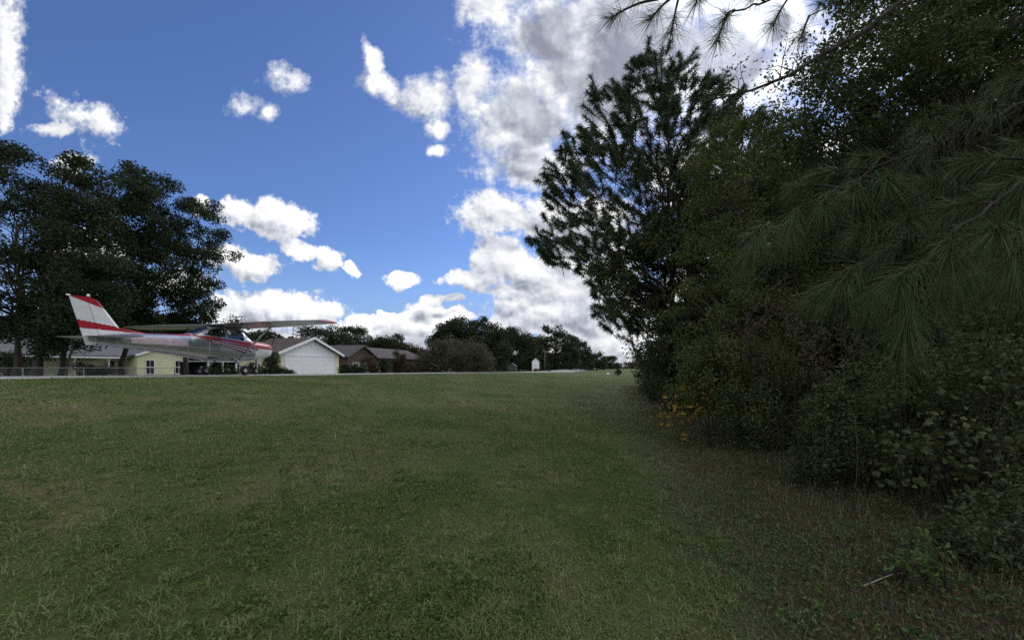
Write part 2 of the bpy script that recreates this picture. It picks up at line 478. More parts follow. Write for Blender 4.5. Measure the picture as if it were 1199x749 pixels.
def spine_of(base, top, r0, n=12, wob=.15, r=rng, lean=None):
    base = np.asarray(base, float); top = np.asarray(top, float)
    t = np.linspace(0, 1, n)[:, None]
    k_ = np.array([base[0] * .8 + top[0] * .2, base[1] * .8 + top[1] * .2, base[2] * .5 + top[2] * .5])
    p = (1 - t) ** 2 * base + 2 * t * (1 - t) * k_ + t * t * top
    w = np.cumsum(r.normal(0, 1, (n, 3)), 0) * wob * np.linalg.norm(top - base) / n
    w -= w[0] + (w[-1] - w[0]) * t; w[:, 2] = 0
    p = p + w
    rad = r0 * (1 - .85 * t[:, 0]) * (1 + .5 * np.exp(-t[:, 0] * 18))
    return p, rad


def leafy_tree(name, label, cat, base, top, r0, clusters, crad, per, leaf, size, leafmat, barkmat, group=None, flat=.75, every=1, droop=.35, aspect=.5, r=rng, rt=.02, wob=.15):
    base = np.asarray(base, float)
    root = empty(name, base, label, cat, group)
    sp, sr = spine_of(base - np.array([0, 0, .15]), top, r0, r=r, wob=wob)
    mb = MB(); mb.tube(sp, sr, 9)
    limb_tubes(mb, sp, sr, clusters, r, rt=rt, every=every)
    o = mb.build('trunk', barkmat, root, smooth=True); shift(o, base)
    n = len(clusters) * per
    cr = np.broadcast_to(crad, (len(clusters),))
    off = unit(n, r) * (r.uniform(0, 1, n) ** .5)[:, None] * np.repeat(cr, per)[:, None]
    off[:, 2] *= flat
    c = np.repeat(clusters, per, 0) + off
    V, Q = leaf_cards(c, r.uniform(.65, 1.35, n) * size, aspect, droop, r)
    o = mesh('crown', V, Q, None, leafmat, None, False, root); shift(o, base)
    return root


def shift(o, base):
    me = o.data; n = len(me.vertices); a = np.empty(n * 3, np.float32)
    me.vertices.foreach_get('co', a); a = a.reshape(-1, 3) - np.asarray(base, np.float32)
    me.vertices.foreach_set('co', a.ravel()); me.update()


def copy_thing(root, loc, rz, label, scale=1.0):
    c = root.copy(); C.objects.link(c); c.location = tuple(float(v) for v in loc); c.rotation_euler = (0, 0, rz); c.scale = (scale,) * 3
    c['label'] = label
    for ch in list(root.children):
        d = ch.copy(); C.objects.link(d); d.parent = c
        for g in list(ch.children):
            e = g.copy(); C.objects.link(e); e.parent = d
    return c


# ------------------------------------------------------------------ the oaks beyond the road
r1 = np.random.default_rng(11)


def ground_pt(px, Y):
    x = (px - CX) / F * Y
    return np.array([x, Y, Hs(x, Y)])


def oak(name, label, px, Y, poly, depth, ncl, per, size, crad, r0, top_px, leafmat, group, lean=None, every=2, cat='tree'):
    cl = crown_points(poly, Y, depth, ncl, r1)
    if Y < 40: cl = cl[:int(ncl * .55)]; ncl = len(cl); crad *= .86; size *= .68; per = int(per * 1.75); r0 *= .5
    base = ground_pt(px, Y)
    top = P(top_px[0], top_px[1], Y)
    cr = r1.uniform(.7, 1.3, ncl) * crad
    return leafy_tree(name, label, cat, base, top, r0, cl, cr, per, None, size, leafmat, M['bark'], group, every=every, r=r1, rt=.03)


GO = 'live oaks in the yards beyond the road'
oak('oak_tree', 'broad dark oak at the left edge of the photo with a thick trunk', 16, 31, [(-90, 200), (-40, 170), (25, 177), (62, 190), (78, 230), (88, 300), (80, 385), (64, 414), (20, 420), (-20, 424), (-90, 424)], 5, 255, 150, .34, 1.15, .42, (10, 240), M['oakleaf'], GO)
oak('oak_tree', 'dark oak with the thickest brown trunk left of the aircraft tail', 44, 29, [(35, 260), (64, 222), (84, 190), (100, 182), (118, 196), (128, 222), (132, 250), (140, 300), (134, 370), (112, 404), (84, 410), (50, 414), (20, 390)], 5, 185, 150, .34, 1.15, .48, (85, 230), M['oakleaf'], GO)
oak('oak_tree', 'dark oak whose trunk leans away to the left, just left of the aircraft tail', 71, 33, [(80, 300), (105, 240), (136, 222), (148, 196), (160, 196), (180, 216), (190, 250), (185, 330), (160, 390), (110, 395), (85, 380)], 5, 165, 150, .34, 1.2, .40, (130, 240), M['oakleaf'], GO)
oak('oak_tree', 'slim leaning oak whose thin trunk rises under the aircraft tailplane', 75.5, 27, [(90, 330), (100, 280), (130, 270), (150, 310), (150, 370), (120, 396), (95, 396)], 3.2, 60, 140, .3, 1.0, .17, (118, 300), M['oakleaf'], GO)
oak('oak_tree', 'dark oak whose trunk stands behind the tail of the fuselage', 143, 36, [(146, 330), (146, 260), (152, 214), (168, 203), (186, 203), (208, 222), (225, 250), (232, 310), (225, 380), (180, 397), (140, 395)], 5, 160, 150, .34, 1.2, .40, (185, 240), M['oakleaf'], GO)
oak('oak_tree', 'dark oak reaching out to the right above the aircraft cabin', 218, 37, [(190, 330), (205, 265), (222, 232), (240, 228), (258, 245), (262, 268), (280, 290), (275, 312), (255, 322), (262, 345), (255, 372), (285, 378), (262, 388), (200, 394)], 4.5, 150, 125, .32, 1.05, .40, (232, 260), M['oakleaf'], GO)
GM = 'trees behind the houses'
oak('broadleaf_tree', 'low dark tree behind the right wing tip and the white garage', 385, 80, [(352, 400), (352, 388), (372, 382), (395, 386), (412, 392), (412, 412), (370, 414)], 5, 60, 110, .42, 1.5, .3, (385, 395), M['oakleaf_b'], GM)
oak('broadleaf_tree', 'dark tree directly left of the grey roofed brick house', 408, 92, [(388, 400), (395, 384), (408, 382), (424, 386), (436, 394), (440, 410), (420, 430), (400, 430), (392, 415)], 4, 80, 120, .42, 1.4, .3, (410, 390), M['oakleaf_b'], GM)
oak('broadleaf_tree', 'low rounded tree behind the ridge of the brick house', 452, 88, [(432, 412), (436, 402), (450, 395), (462, 398), (470, 408), (470, 416), (440, 418)], 4, 60, 110, .5, 1.6, .3, (452, 400), M['oakleaf_b'], GM)
oak('pine_tree', 'thin open pine standing alone against the low clouds', 467, 95, [(458, 402), (460, 394), (466, 392), (473, 397), (472, 406), (462, 407)], 2, 16, 60, .5, 1.1, .18, (467, 396), M['needlefar'], GM, every=1)
oak('broadleaf_tree', 'rusty leaved small tree between the thin pine and the big oaks', 478, 92, [(464, 412), (472, 405), (484, 406), (496, 411), (500, 420), (480, 424), (466, 420)], 4, 40, 100, .45, 1.5, .25, (480, 410), M['brownleaf'], GM)
GR = 'big oaks along the far side of the road'
oak('oak_tree', 'tallest round topped oak right of the houses', 556, 84, [(504, 400), (510, 386), (528, 378), (552, 371), (572, 375), (588, 388), (594, 410), (590, 430), (535, 430), (520, 412)], 8, 190, 150, .5, 1.7, .5, (552, 382), M['oakleaf_b'], GR)
oak('oak_tree', 'second dark oak beside the tallest round topped one', 597, 122, [(572, 400), (584, 388), (600, 386), (614, 390), (624, 402), (626, 432), (580, 433)], 7, 140, 120, .62, 2.1, .5, (600, 394), M['oakleaf_b'], GR)
oak('oak_tree', 'dark oak directly above the small white shed', 622, 145, [(608, 400), (618, 390), (628, 390), (640, 398), (642, 432), (606, 433)], 6, 90, 120, .68, 2.1, .5, (624, 398), M['oakleaf_b'], GR)
oak('oak_tree', 'oak with a ragged open top right of the white shed', 650, 158, [(628, 402), (634, 384), (645, 379), (656, 380), (664, 392), (672, 396), (678, 432), (632, 433)], 6, 110, 110, .7, 2.1, .5, (648, 388), M['oakleaf_b'], GR)
oak('oak_tree', 'last large oak where the treeline steps down towards the road', 678, 190, [(658, 400), (668, 393), (680, 397), (688, 408), (692, 431), (660, 432)], 7, 90, 110, .85, 2.6, .5, (674, 400), M['oakleaf_b'], GR)
GL = 'low trees at the far end of the road'
for k, (px, Y, poly, lab) in enumerate((
    (698, 235, [(686, 420), (692, 415), (702, 414), (708, 419), (710, 430), (686, 431)], 'low far tree just past the last large oak'),
    (713, 300, [(703, 424), (708, 418), (716, 417), (722, 422), (723, 430), (703, 430)], 'low far tree where the road meets the skyline'),
    (738, 330, [(720, 428), (727, 424), (742, 424), (756, 421), (760, 432), (720, 431)], 'low dull far tree right of the road end'))):
    oak('broadleaf_tree', lab, px, Y, poly, 7, 40, 100, 1.1, 3.0, .4, (px, poly[2][1] + 4), M['oakleaf_b'] if k < 2 else M['brownleaf'], GL)
# a backing wood far behind the yards, so that no bare horizon shows between the crowns
for k, (x0, x1, Y) in enumerate(((-260, -60, 70), (-80, 110, 74), (95, 215, 78), (200, 345, 82), (330, 470, 110), (455, 560, 120), (545, 700, 200))):
    up = (376, 368, 372, 392, 403, 412, 416)[k]
    poly = [(x0, 436), (x0 + 8, up + 10), (x0 * .75 + x1 * .25, up), (x0 * .5 + x1 * .5, up + 6), (x0 * .25 + x1 * .75, up - 2), (x1 - 8, up + 8), (x1, 436)]
    lab = ('far wood beyond the left edge of the photo', 'dark distant tree mass behind the leftmost trunks', 'dark distant tree mass behind the yellow house', 'distant tree mass behind the white garage roof', 'distant low trees behind the brick house', 'distant low trees behind the pale stemmed shrub', 'distant low trees behind the big oaks')[k]
    oak('broadleaf_tree', lab, (x0 + x1) / 2, Y, poly, 7, 150, 90, .9, 2.4, .35, ((x0 + x1) / 2, up + 12), M['oakleaf_b'], 'distant trees closing the view', every=6)
# pale-stemmed shrub with a wide grey-brown head
px, Y = 551, 62
bs = ground_pt(px, Y); bs[0] += 0
cl = crown_points([(488, 434), (490, 418), (505, 405), (530, 399), (552, 400), (566, 408), (574, 420), (574, 434)], Y, 4.5, 170, r1)
cr_ = empty('crape_myrtle', bs, 'wide rounded grey brown shrub with pale bare stems at its foot', 'shrub')
mb = MB()
for k in range(15):
    t = cl[r1.integers(len(cl))] + r1.normal(0, .3, 3); b0 = P(521 + r1.normal(0, 2.5), 436, Y); b0[2] = Hs(b0[0], b0[1]) - .05
    mb.tube(bez(b0, (b0 + t) / 2 + [0, 0, .5], t, 7), np.linspace(.05, .015, 7), 5, cap=False)
o = mb.build('stems', M['whitebark'], cr_, True); shift(o, bs)
n = len(cl) * 170
V, Q = leaf_cards(np.repeat(cl, 170, 0) + unit(n, r1) * r1.uniform(0, 1, n)[:, None] ** .5 * 1.1, r1.uniform(.15, .32, n), .4, .1, r1)
o = mesh('crown', V, Q, None, M['olivetwig'], None, False, cr_); shift(o, bs)


def bush(name, label, px, Y, poly, depth, ncl, per, size, crad, mat, group=None, cat='bush', every=3, r=r1):
    base = ground_pt(px, Y)
    cl = crown_points(poly, Y, depth, ncl, r)
    root = empty(name, base, label, cat, group)
    mb = MB()
    for t in cl[::every]:
        b0 = base + np.array([r.normal(0, .15 * depth), r.normal(0, .15 * depth), -.05])
        mb.tube(bez(b0, (b0 * .6 + t * .4) + [0, 0, .25 * abs(t[2] - b0[2])], t, 5), np.linspace(.02 + .01 * depth, .006, 5), 4, cap=False)
    o = mb.build('stems', M['twig'], root, True); shift(o, base)
    n = len(cl) * per
    c = np.repeat(cl, per, 0) + unit(n, r) * (r.uniform(0, 1, n) ** .5)[:, None] * crad
    V, Q = leaf_cards(c, r.uniform(.6, 1.4, n) * size, .5, .25, r)
    o = mesh('foliage', V, Q, None, mat, None, False, root); shift(o, base)
    return root


GB = 'shrubs in the yards beyond the road'
bush('bush', 'dark green shrub beside the nose of the aircraft', 316, 30, [(306, 440), (307, 422), (316, 412), (325, 420), (327, 440)], .8, 30, 90, .14, .4, M['oakleaf'], GB)
bush('bush', 'low dark hedge shrub at the left foot of the white garage', 330, 29.5, [(318, 440), (320, 433), (332, 431), (343, 436), (345, 441)], .6, 24, 80, .12, .3, M['oakleaf'], GB)
bush('bush', 'dark ragged shrub in front of the carport under the aircraft cabin', 262, 33, [(246, 441), (248, 432), (258, 427), (272, 430), (280, 433), (282, 441)], .7, 30, 90, .13, .32, M['oakleaf'], GB)
bush('bush', 'dark shrub directly behind the aircraft nose wheel', 297, 31, [(284, 441), (286, 431), (296, 427), (306, 431), (308, 441)], .6, 26, 90, .13, .3, M['oakleaf_b'], GB)
bush('bush', 'low dark shrub at the right foot of the white garage', 404, 36.5, [(398, 438), (399, 430), (404, 427), (411, 433), (412, 439)], .6, 20, 90, .14, .35, M['oakleaf'], GB)
bush('bush', 'rusty orange and dark shrub covering the brick house front', 432, 50, [(424, 437), (423, 424), (428, 418), (434, 417), (440, 422), (442, 437)], .8, 30, 90, .18, .42, M['brownleaf'], GB)
bush('bush', 'dark shrub between the rusty shrub and the brick pillar', 450, 52, [(444, 437), (444, 425), (449, 420), (456, 424), (457, 437)], .8, 24, 90, .18, .4, M['oakleaf_b'], GB)
bush('bush', 'tall olive brown shrub right of the brick pillar', 467, 60, [(461, 437), (460, 416), (466, 411), (474, 418), (474, 437)], 1, 36, 90, .24, .6, M['brownleaf'], GB)
bush('bush', 'dark shrubbery behind the fence at the left edge of the photo', 20, 40, [(-10, 440), (-8, 420), (10, 412), (34, 418), (40, 440)], 1.2, 60, 90, .16, .5, M['oakleaf'], GB)
bush('bush', 'dark shrub between the leftmost trunks and the yellow house wing', 97, 41, [(84, 440), (86, 428), (96, 424), (108, 430), (112, 440)], 1, 30, 90, .15, .4, M['oakleaf'], GB)
bush('bush', 'added dark shrub covering the yellow house wing wall, under the aircraft tail', 122, 42, [(108, 440), (110, 431), (122, 427), (134, 431), (137, 440)], 1, 30, 90, .15, .4, M['oakleaf'], GB)  # added over the wing wall, in place of the oaks' shade on it
bush('bush', 'low dark shrub at the left corner of the brick house', 416, 50, [(409, 438), (411, 430), (418, 427), (424, 432), (425, 438)], .8, 26, 90, .18, .4, M['oakleaf_b'], GB)
bush('bush', 'dull shrub in front of the grey house', 480, 58, [(474, 438), (475, 428), (481, 424), (487, 430), (488, 438)], .8, 26, 90, .2, .4, M['brownleaf'], GB)
bush('bush', 'green shrub in front of the far grey shed', 590, 105, [(570, 436), (572, 424), (585, 420), (598, 428), (600, 436)], 2, 40, 80, .4, 1.2, M['oakleaf_b'], GB)
bush('bush', 'brown weedy shrub in front of the white shed', 634, 106, [(622, 435.5), (625, 433), (636, 432), (646, 435)], 1.2, 20, 60, .3, .5, M['brownleaf'], GB)
bush('bush', 'small dark bush standing alone on the far grass near the wood', 723.5, 62, [(720, 437), (720.5, 434), (723, 432), (726, 433), (727.5, 436), (726, 438)], .5, 16, 60, .13, .22, M['brownleaf'])
# ------------------------------------------------------------------ the light aircraft on the road
PX, PY = -12.37, 16.55
ac = empty('light_aircraft', (PX, PY, Hs(PX, PY) + .03), 'white and red high wing light aircraft standing on the road', 'aircraft', rz=R(76))
AX = 2.3                                        # stations are metres aft of the nose


def loc(a, r, z):
    a, r, z = np.broadcast_arrays(np.asarray(a, float), np.asarray(r, float), np.asarray(z, float))
    return np.stack([AX - a, -r, z], -1)


M['gearleg'] = mat_noise('gear_leg_paint', [(.10, .10, .11), (.16, .16, .17)], 4, .5, .4)
# station: aft, bottom, top, half width, squareness
ST = np.array([
    (.16, 1.02, 1.30, .16, 2.2), (.20, .93, 1.40, .30, 2.6), (.28, .85, 1.46, .39, 3), (.5, .78, 1.50, .45, 3.2), (.9, .70, 1.53, .49, 3.4), (1.3, .64, 1.56, .52, 3.6),
    (1.42, .63, 1.63, .53, 3.8), (1.85, .60, 2.04, .54, 4), (2.1, .59, 2.09, .54, 4), (2.9, .60, 2.09, .52, 4), (3.15, .63, 2.03, .49, 3.8), (3.9, .74, 1.64, .37, 3.0),
    (4.3, .80, 1.60, .33, 2.8), (5.2, .92, 1.55, .24, 2.6), (6.1, 1.03, 1.47, .14, 2.4), (6.6, 1.10, 1.41, .075, 2.2), (6.78, 1.16, 1.36, .03, 2)])
aa = np.unique(np.concatenate([np.linspace(.16, .5, 14), np.arange(.5, 6.79, .016)]))
th = np.linspace(0, 2 * pi, 721)
sb, stp, shw, sn = (np.interp(aa, ST[:, 0], ST[:, i]) for i in (1, 2, 3, 4))
ct, stt = np.cos(th), np.sin(th)
ex = 2 / sn[:, None]
ry = shw[:, None] * np.sign(ct) * np.abs(ct) ** ex
rz = (sb + stp)[:, None] / 2 + (stp - sb)[:, None] / 2 * np.sign(stt) * np.abs(stt) ** ex
def even(y, z, n=300):
    Y2, Z2 = [], []
    for a_, b_ in zip(y, z):
        l_ = np.concatenate([[0], np.cumsum(np.hypot(np.diff(a_), np.diff(b_)))]); q_ = np.linspace(0, l_[-1], n + 1)[:-1]
        Y2.append(np.interp(q_, l_, a_)); Z2.append(np.interp(q_, l_, b_))
    return np.array(Y2), np.array(Z2)


ry, rz = even(ry, rz); th = np.zeros(ry.shape[1])
upper = np.clip((rz - 1.35) / .75, 0, 1)
ry = ry * (1 - .10 * upper)
GV = loc(np.repeat(aa[:, None], len(th), 1), ry, rz)
na, nth = len(aa), len(th)
i, j = np.meshgrid(np.arange(na - 1), np.arange(nth), indexing='ij'); j2 = (j + 1) % nth
FQ = np.stack([i * nth + j, i * nth + j2, (i + 1) * nth + j2, (i + 1) * nth + j], -1).reshape(-1, 4)
FV = GV.reshape(-1, 3)
fc = FV[FQ].mean(1); fa = AX - fc[:, 0]; fr = -fc[:, 1]; fz = fc[:, 2]
side = np.abs(fr) > np.interp(fa, ST[:, 0], ST[:, 3]) * .80
low = np.interp(fa, [.1, 1.3, 2.6, 3.9, 5.0, 6.6], [1.15, 1.20, 1.41, 1.565, 1.545, 1.43])
reg = np.zeros(len(FQ), int)                    # 0 white 1 red 2 maroon 3.. glazing
top = np.where(fa < 1.35, 3.0, np.interp(fa, [1.35, 1.8, 3.9, 5.0, 6.6], [1.50, 1.47, 1.62, 1.585, 1.48]))
reg[(fz > low) & (fz < top)] = 1
reg[(fa > 3.9) & (fz > low + .02) & (np.abs(fr) > .03) & (fa < 4.6)] = 1
reg[(fa < 1.27) & (fz <= low)] = 6
SL = ((1.53, .155, 1.15), (1.50, .20, 1.5), (1.47, .245, 1.85))
cc = [z0 - (3.75 - fa) * sl for z0, sl, a0 in SL]
reg[(fz < cc[0]) & (fz > cc[2]) & (fa > 1.27) & (fa < 3.2) & (fa > 1.27 + (cc[0] - fz) * 2.2) & (np.abs(fr) > .2)] = 6
for k, (z0, sl, a0) in enumerate(SL):
    wdt = np.interp(fa, [1.0, 2.2, 3.75], [.042, .034, .008])
    reg[(np.abs(fz - cc[k]) < wdt) & (fa > a0) & (fa < 3.6 - .15 * k) & (np.abs(fr) > .2)] = 2
reg[(fa > .62) & (fa < .645) & (reg == 0)] = 4
reg[(fa > 1.28) & (fa < 1.31) & (fz < 1.24)] = 4
for a_ in (1.98, 2.62, 3.3, 4.05, 4.75, 5.45, 6.1):
    reg[(np.abs(fa - a_) < .009) & (reg == 0)] = 4
reg[(np.abs(fz - np.interp(fa, [1.3, 6.6], [1.02, 1.24])) < .008) & (reg == 0) & (fa > 1.35) & (np.abs(fr) > .05)] = 4
reg[side & (fa > 4.05) & (fa < 5.75) & (np.abs(fz - 1.27) < .11)] = 5
win = np.zeros(len(FQ), int)
wl = np.interp(fa, [1.4, 1.9, 3.9], [1.56, 1.50, 1.68])
win[side & (fa > 1.84) & (fa < 2.58) & (fz > wl) & (fz < 1.97)] = 1
win[side & (fa > 2.68) & (fa < 3.12 + (2.03 - fz) * 1.1) & (fz > wl) & (fz < 1.97 - np.clip(fa - 3.05, 0, 1) * .42)] = 2
win[~side & (fz > 1.5) & (fa > 3.22) & (fa < 3.82)] = 3
win[(~side | (fa < 1.76)) & (fa > 1.40) & (fa < 1.86) & (fz > 1.60 + np.abs(fr) * .05)] = 4
win[(np.abs(fr) < .016) & (win == 4)] = 0
M['panelgap'] = mat_noise('panel_gap', [(.30, .30, .31), (.36, .36, .37)], 5, .5, .3)
M['faded'] = mat_noise('faded_lettering_patch', [(.50, .30, .31), (.46, .44, .47), (.42, .28, .30), (.52, .48, .50)], 5.5, .35, .5, detail=1, stretch=(1, 1, 1.4))
keep = win == 0


def sub(mask, name, mats, parent, midx=None, smooth=True):
    f = FQ[mask]; used, inv = np.unique(f, return_inverse=True)
    return mesh(name, FV[used], inv.reshape(-1, 4), None, mats, None if midx is None else midx[mask], smooth, parent)


fus = sub(keep, 'fuselage', [M['alu'], M['red'], M['maroon'], M['metal'], M['panelgap'], M['faded'], M['white']], ac, reg)
rg = fr > 0
for k in (1, 2):
    for m in (rg, ~rg):
        sub((win == k) & m, 'side_window', M['glass'], ac)
sub(win == 3, 'rear_window', M['glass'], ac); sub(win == 4, 'windscreen', M['glass'], ac)
mb = MB(); mb.add(np.vstack([loc(aa[0], ry[0], rz[0]), loc([aa[0]], [0], [1.16])]), Tr=[(nth, k, (k + 1) % nth) for k in range(nth)])
mb.build('nose_bowl', M['red'], ac)
# cabin floor, seats and instrument panel seen through the glazing
mb = MB(); mb.box((AX - 3.3, -.44, .70), (AX - 1.35, .44, .74)); mb.box((AX - 1.42, -.46, 1.2), (AX - 1.38, .46, 1.56)); mb.build('cabin_interior', M['dark'], ac)
for r in (.25, -.25):
    mb = MB(); mb.box((AX - 2.75, -r - .2, .95), (AX - 2.3, -r + .2, 1.08)); mb.box((AX - 2.88, -r - .2, 1.0), (AX - 2.76, -r + .2, 1.62))
    mb.build('seat', M['dark'], ac)


def foil(n=14):
    x = (1 - np.cos(np.linspace(0, pi, n))) / 2
    yt = .6 * (.2969 * np.sqrt(x) - .126 * x - .3516 * x ** 2 + .2843 * x ** 3 - .1015 * x ** 4)
    up = np.stack([x, yt + .35 * yt], 1); dn = np.stack([x, -yt + .35 * yt], 1)
    return np.vstack([up[::-1], dn[1:-1]])


FO = foil()


def wingmesh(stations, sgn, paint):
    """stations: r, leading edge a, chord, z, thickness factor, material"""
    mb = MB(); G = []
    for (r, le, c, z, t) in stations:
        G.append(loc(le + FO[:, 0] * c, np.full(len(FO), r * sgn), z + FO[:, 1] * c * t))
    G = np.array(G); n = len(FO)
    for k in range(len(G) - 1):
        V = np.vstack([G[k], G[k + 1]])
        Q = [(q, (q + 1) % n, n + (q + 1) % n, n + q) for q in range(n)]
        mb.add(V, Q if sgn < 0 else [x[::-1] for x in Q], m=paint[k])
    k = len(G) - 1
    mb.add(np.vstack([G[k], G[k].mean(0)]), Tr=[(q, (q + 1) % n, n) for q in range(n)], m=paint[-1])
    return mb


for sgn in (1, -1):
    wg = wingmesh([(.0, 1.60, 1.63, 2.07, 1), (.55, 1.60, 1.63, 2.08, 1), (2.9, 1.60, 1.63, 2.12, 1), (4.55, 1.70, 1.24, 2.15, 1), (5.0, 1.73, 1.15, 2.155, 1), (5.2, 1.78, 1.05, 2.14, .8), (5.32, 1.90, .85, 2.11, .3)], sgn, [0, 0, 0, 0, 1, 1]).build('wing', [M['alu'], M['red']], ac, True)
    fl = MB(); fl.box((AX - 3.2, -sgn * 2.9 - .006, 2.055), (AX - 2.75, -sgn * 2.9 + .006, 2.085)); fl.box((AX - 2.78, min(-sgn * .6, -sgn * 4.5), 2.032), (AX - 2.76, max(-sgn * .6, -sgn * 4.5), 2.046))
    fl.build('flap_gap', M['panelgap'], wg)
    mb = MB(); a0 = loc(2.1, sgn * .53, .70); a1 = loc(2.18, sgn * 2.35, 2.06)
    mb.tube([a0, a1], .03, 8); mb.tube([a0 + [-.03, 0, 0], a1 + [-.03, 0, 0]], .026, 8); mb.build('wing_strut', M['alu'], ac, True)
    wingmesh([(.03, 5.95, .95, 1.33, .8), (.6, 6.02, .86, 1.335, .8), (1.42, 6.14, .70, 1.34, .8), (1.5, 6.22, .55, 1.34, .3)], sgn, [0, 0, 0]).build('tailplane', [M['alu']], ac, True)
    lg = MB(); lg.tube(bez(loc(2.3, sgn * .42, .66), loc(2.3, sgn * .75, .55), loc(2.3, sgn * .98, .22), 8), np.linspace(.05, .03, 8), 8); lg.build('main_gear_leg', M['gearleg'], ac, True)


def wheel(parent, a, r, rad, wdt):
    cpt = loc(a, r, rad)
    t = np.linspace(0, 2 * pi, 33)[:-1]; p = np.linspace(0, 2 * pi, 13)[:-1]
    G = np.array([[cpt + np.array([(rad - wdt / 2 + wdt / 2 * cos(q)) * cos(x), wdt / 2 * sin(q), (rad - wdt / 2 + wdt / 2 * cos(q)) * sin(x)]) for q in np.append(p, 0)] for x in t])
    mb = MB(); mb.grid(G, close_u=True); wh = mb.build('wheel', M['rubber'], parent, True)
    hb = MB(); hb.tube([cpt - [0, wdt * .42, 0], cpt + [0, wdt * .42, 0]], rad - wdt * .85, 20); hb.tube([cpt - [0, wdt * .5, 0], cpt + [0, wdt * .5, 0]], .035, 10)
    hb.build('wheel_hub', M['hub'], wh)


wheel(ac, 2.3, 1.06, .205, .15); wheel(ac, 2.3, -1.06, .205, .15); wheel(ac, .80, 0, .18, .13)
mb = MB(); mb.tube([loc(.78, 0, .76), loc(.78, 0, .46)], .045, 8); mb.tube([loc(.8, .09, .45), loc(.8, .09, .16)], .018, 6); mb.tube([loc(.8, -.09, .45), loc(.8, -.09, .16)], .018, 6); mb.tube([loc(.8, -.1, .45), loc(.8, .1, .45)], .022, 6)
mb.build('nose_gear_leg', M['metal'], ac, True)
# fin and rudder
zz = np.linspace(1.40, 2.58, 70)
LE = np.interp(zz, [1.40, 1.50, 1.57, 1.66, 2.36, 2.50, 2.58], [4.5, 4.75, 5.35, 5.98, 6.46, 6.57, 6.80])
TE = 6.85 + .40 * (zz - 1.05) / 1.53
HG = TE - .40
def fingrid(z, le, te, thick, n=44, k=6.0):
    c = np.linspace(0, 1, n); G = []
    for zk, l, t in zip(z, le, te):
        a = l + (t - l) * c
        G.append(np.stack([a, np.full(n, zk), thick * np.sqrt(np.clip(c * k, 0, 1))], 1))
    return np.array(G)
def paintfin(a, z):
    cap = np.interp(a, [6.3, 6.62, 7.25], [2.22, 2.31, 2.54])
    hi = np.interp(a, [4.6, 5.9, 7.1], [1.575, 1.665, 1.84]); lo = np.interp(a, [4.6, 5.9, 7.1], [1.545, 1.545, 1.58])
    return ((z > cap) | ((z < hi) & (z > lo))).astype(int)
def finpart(name, G, te_thick):
    mb = MB()
    taper = np.linspace(1, te_thick, G.shape[1])[None, :]
    for s in (1, -1):
        g = loc(G[..., 0], s * G[..., 2] * taper, G[..., 1])
        q = np.concatenate([g], 0)
        a = (G[:-1, :-1, 0] + G[1:, 1:, 0]) / 2; z = (G[:-1, :-1, 1] + G[1:, 1:, 1]) / 2
        mb.grid(q if s > 0 else q); mb.mq[-a.size:] = list(paintfin(a, z).ravel())
    for r_ in (0, -1):
        g = np.stack([loc(G[r_, :, 0], G[r_, :, 2] * taper[0], G[r_, :, 1]), loc(G[r_, :, 0], -G[r_, :, 2] * taper[0], G[r_, :, 1])])
        mb.grid(g, m=1 if r_ == -1 else 0)
    return mb.build(name, [M['white'], M['red']], ac, True)
finpart('fin', fingrid(zz, LE, np.maximum(HG, LE + .05), .055), .9)
zr_ = np.linspace(1.05, 2.56, 80); te_ = 6.85 + .40 * (zr_ - 1.05) / 1.53
finpart('rudder', fingrid(zr_, te_ - np.interp(zr_, [1.05, 1.2, 2.56], [.15, .398, .398]), te_, .0485, k=1e6), .15)
mb = MB(); mb.tube([loc(6.78, 0, 2.57), loc(6.78, 0, 2.66)], [.045, .03], 10); mb.build('beacon', M['lens'], ac, True)
mb = MB(); mb.tube([loc(7.22, 0, 2.55), loc(7.30, 0, 2.56)], [.035, .02], 8); mb.build('tail_light', M['lens'], ac, True)
for r_, a_, z_ in ((.25, 3.26, 2.6),):
    mb = MB(); mb.tube([loc(2.9, r_, 2.14), loc(a_, r_, z_)], [.012, .006], 6); mb.build('antenna', M['white'], ac)
mb = MB(); mb.tube([loc(.16, 0, 1.17), loc(.06, 0, 1.17), loc(-.06, 0, 1.17), loc(-.12, 0, 1.17)], [.14, .13, .07, .01], 16); sp_ = mb.build('spinner', M['red'], ac, True)
for s in (1, -1):
    k = np.linspace(.1, .86, 8); mb = MB()
    wv = np.interp(k, [.1, .4, .86], [.05, .075, .035]); tw = np.interp(k, [.1, .86], [.9, .25])
    sd = np.array([sin(.5), cos(.5)]) * s
    g = np.array([[loc(.06 + q * w_ * sin(t_), kk * sd[0] + q * w_ * cos(t_) * sd[1] * s, 1.17 + kk * sd[1] - q * w_ * cos(t_) * sd[0] * s) for q in (-1, 0, 1)] for kk, w_, t_ in zip(k, wv, tw)])
    mb.grid(g); mb.grid(g + np.array([.015, 0, 0])); mb.build('propeller_blade', M['dark'], sp_)
# ------------------------------------------------------------------ houses along the far side
# house frame: x along the road (away), y back from the road, z up; origin at the left front corner
HRZ = math.atan2(T[1], T[0])


def house_at(name, label, px, u, cat='house', group=None):
    x, y = on_line(px, u)
    return empty(name, (x, y, Hs(x, y)), label, cat, group, HRZ)
# local +x = along the road; local +y = left of it (away from the road)


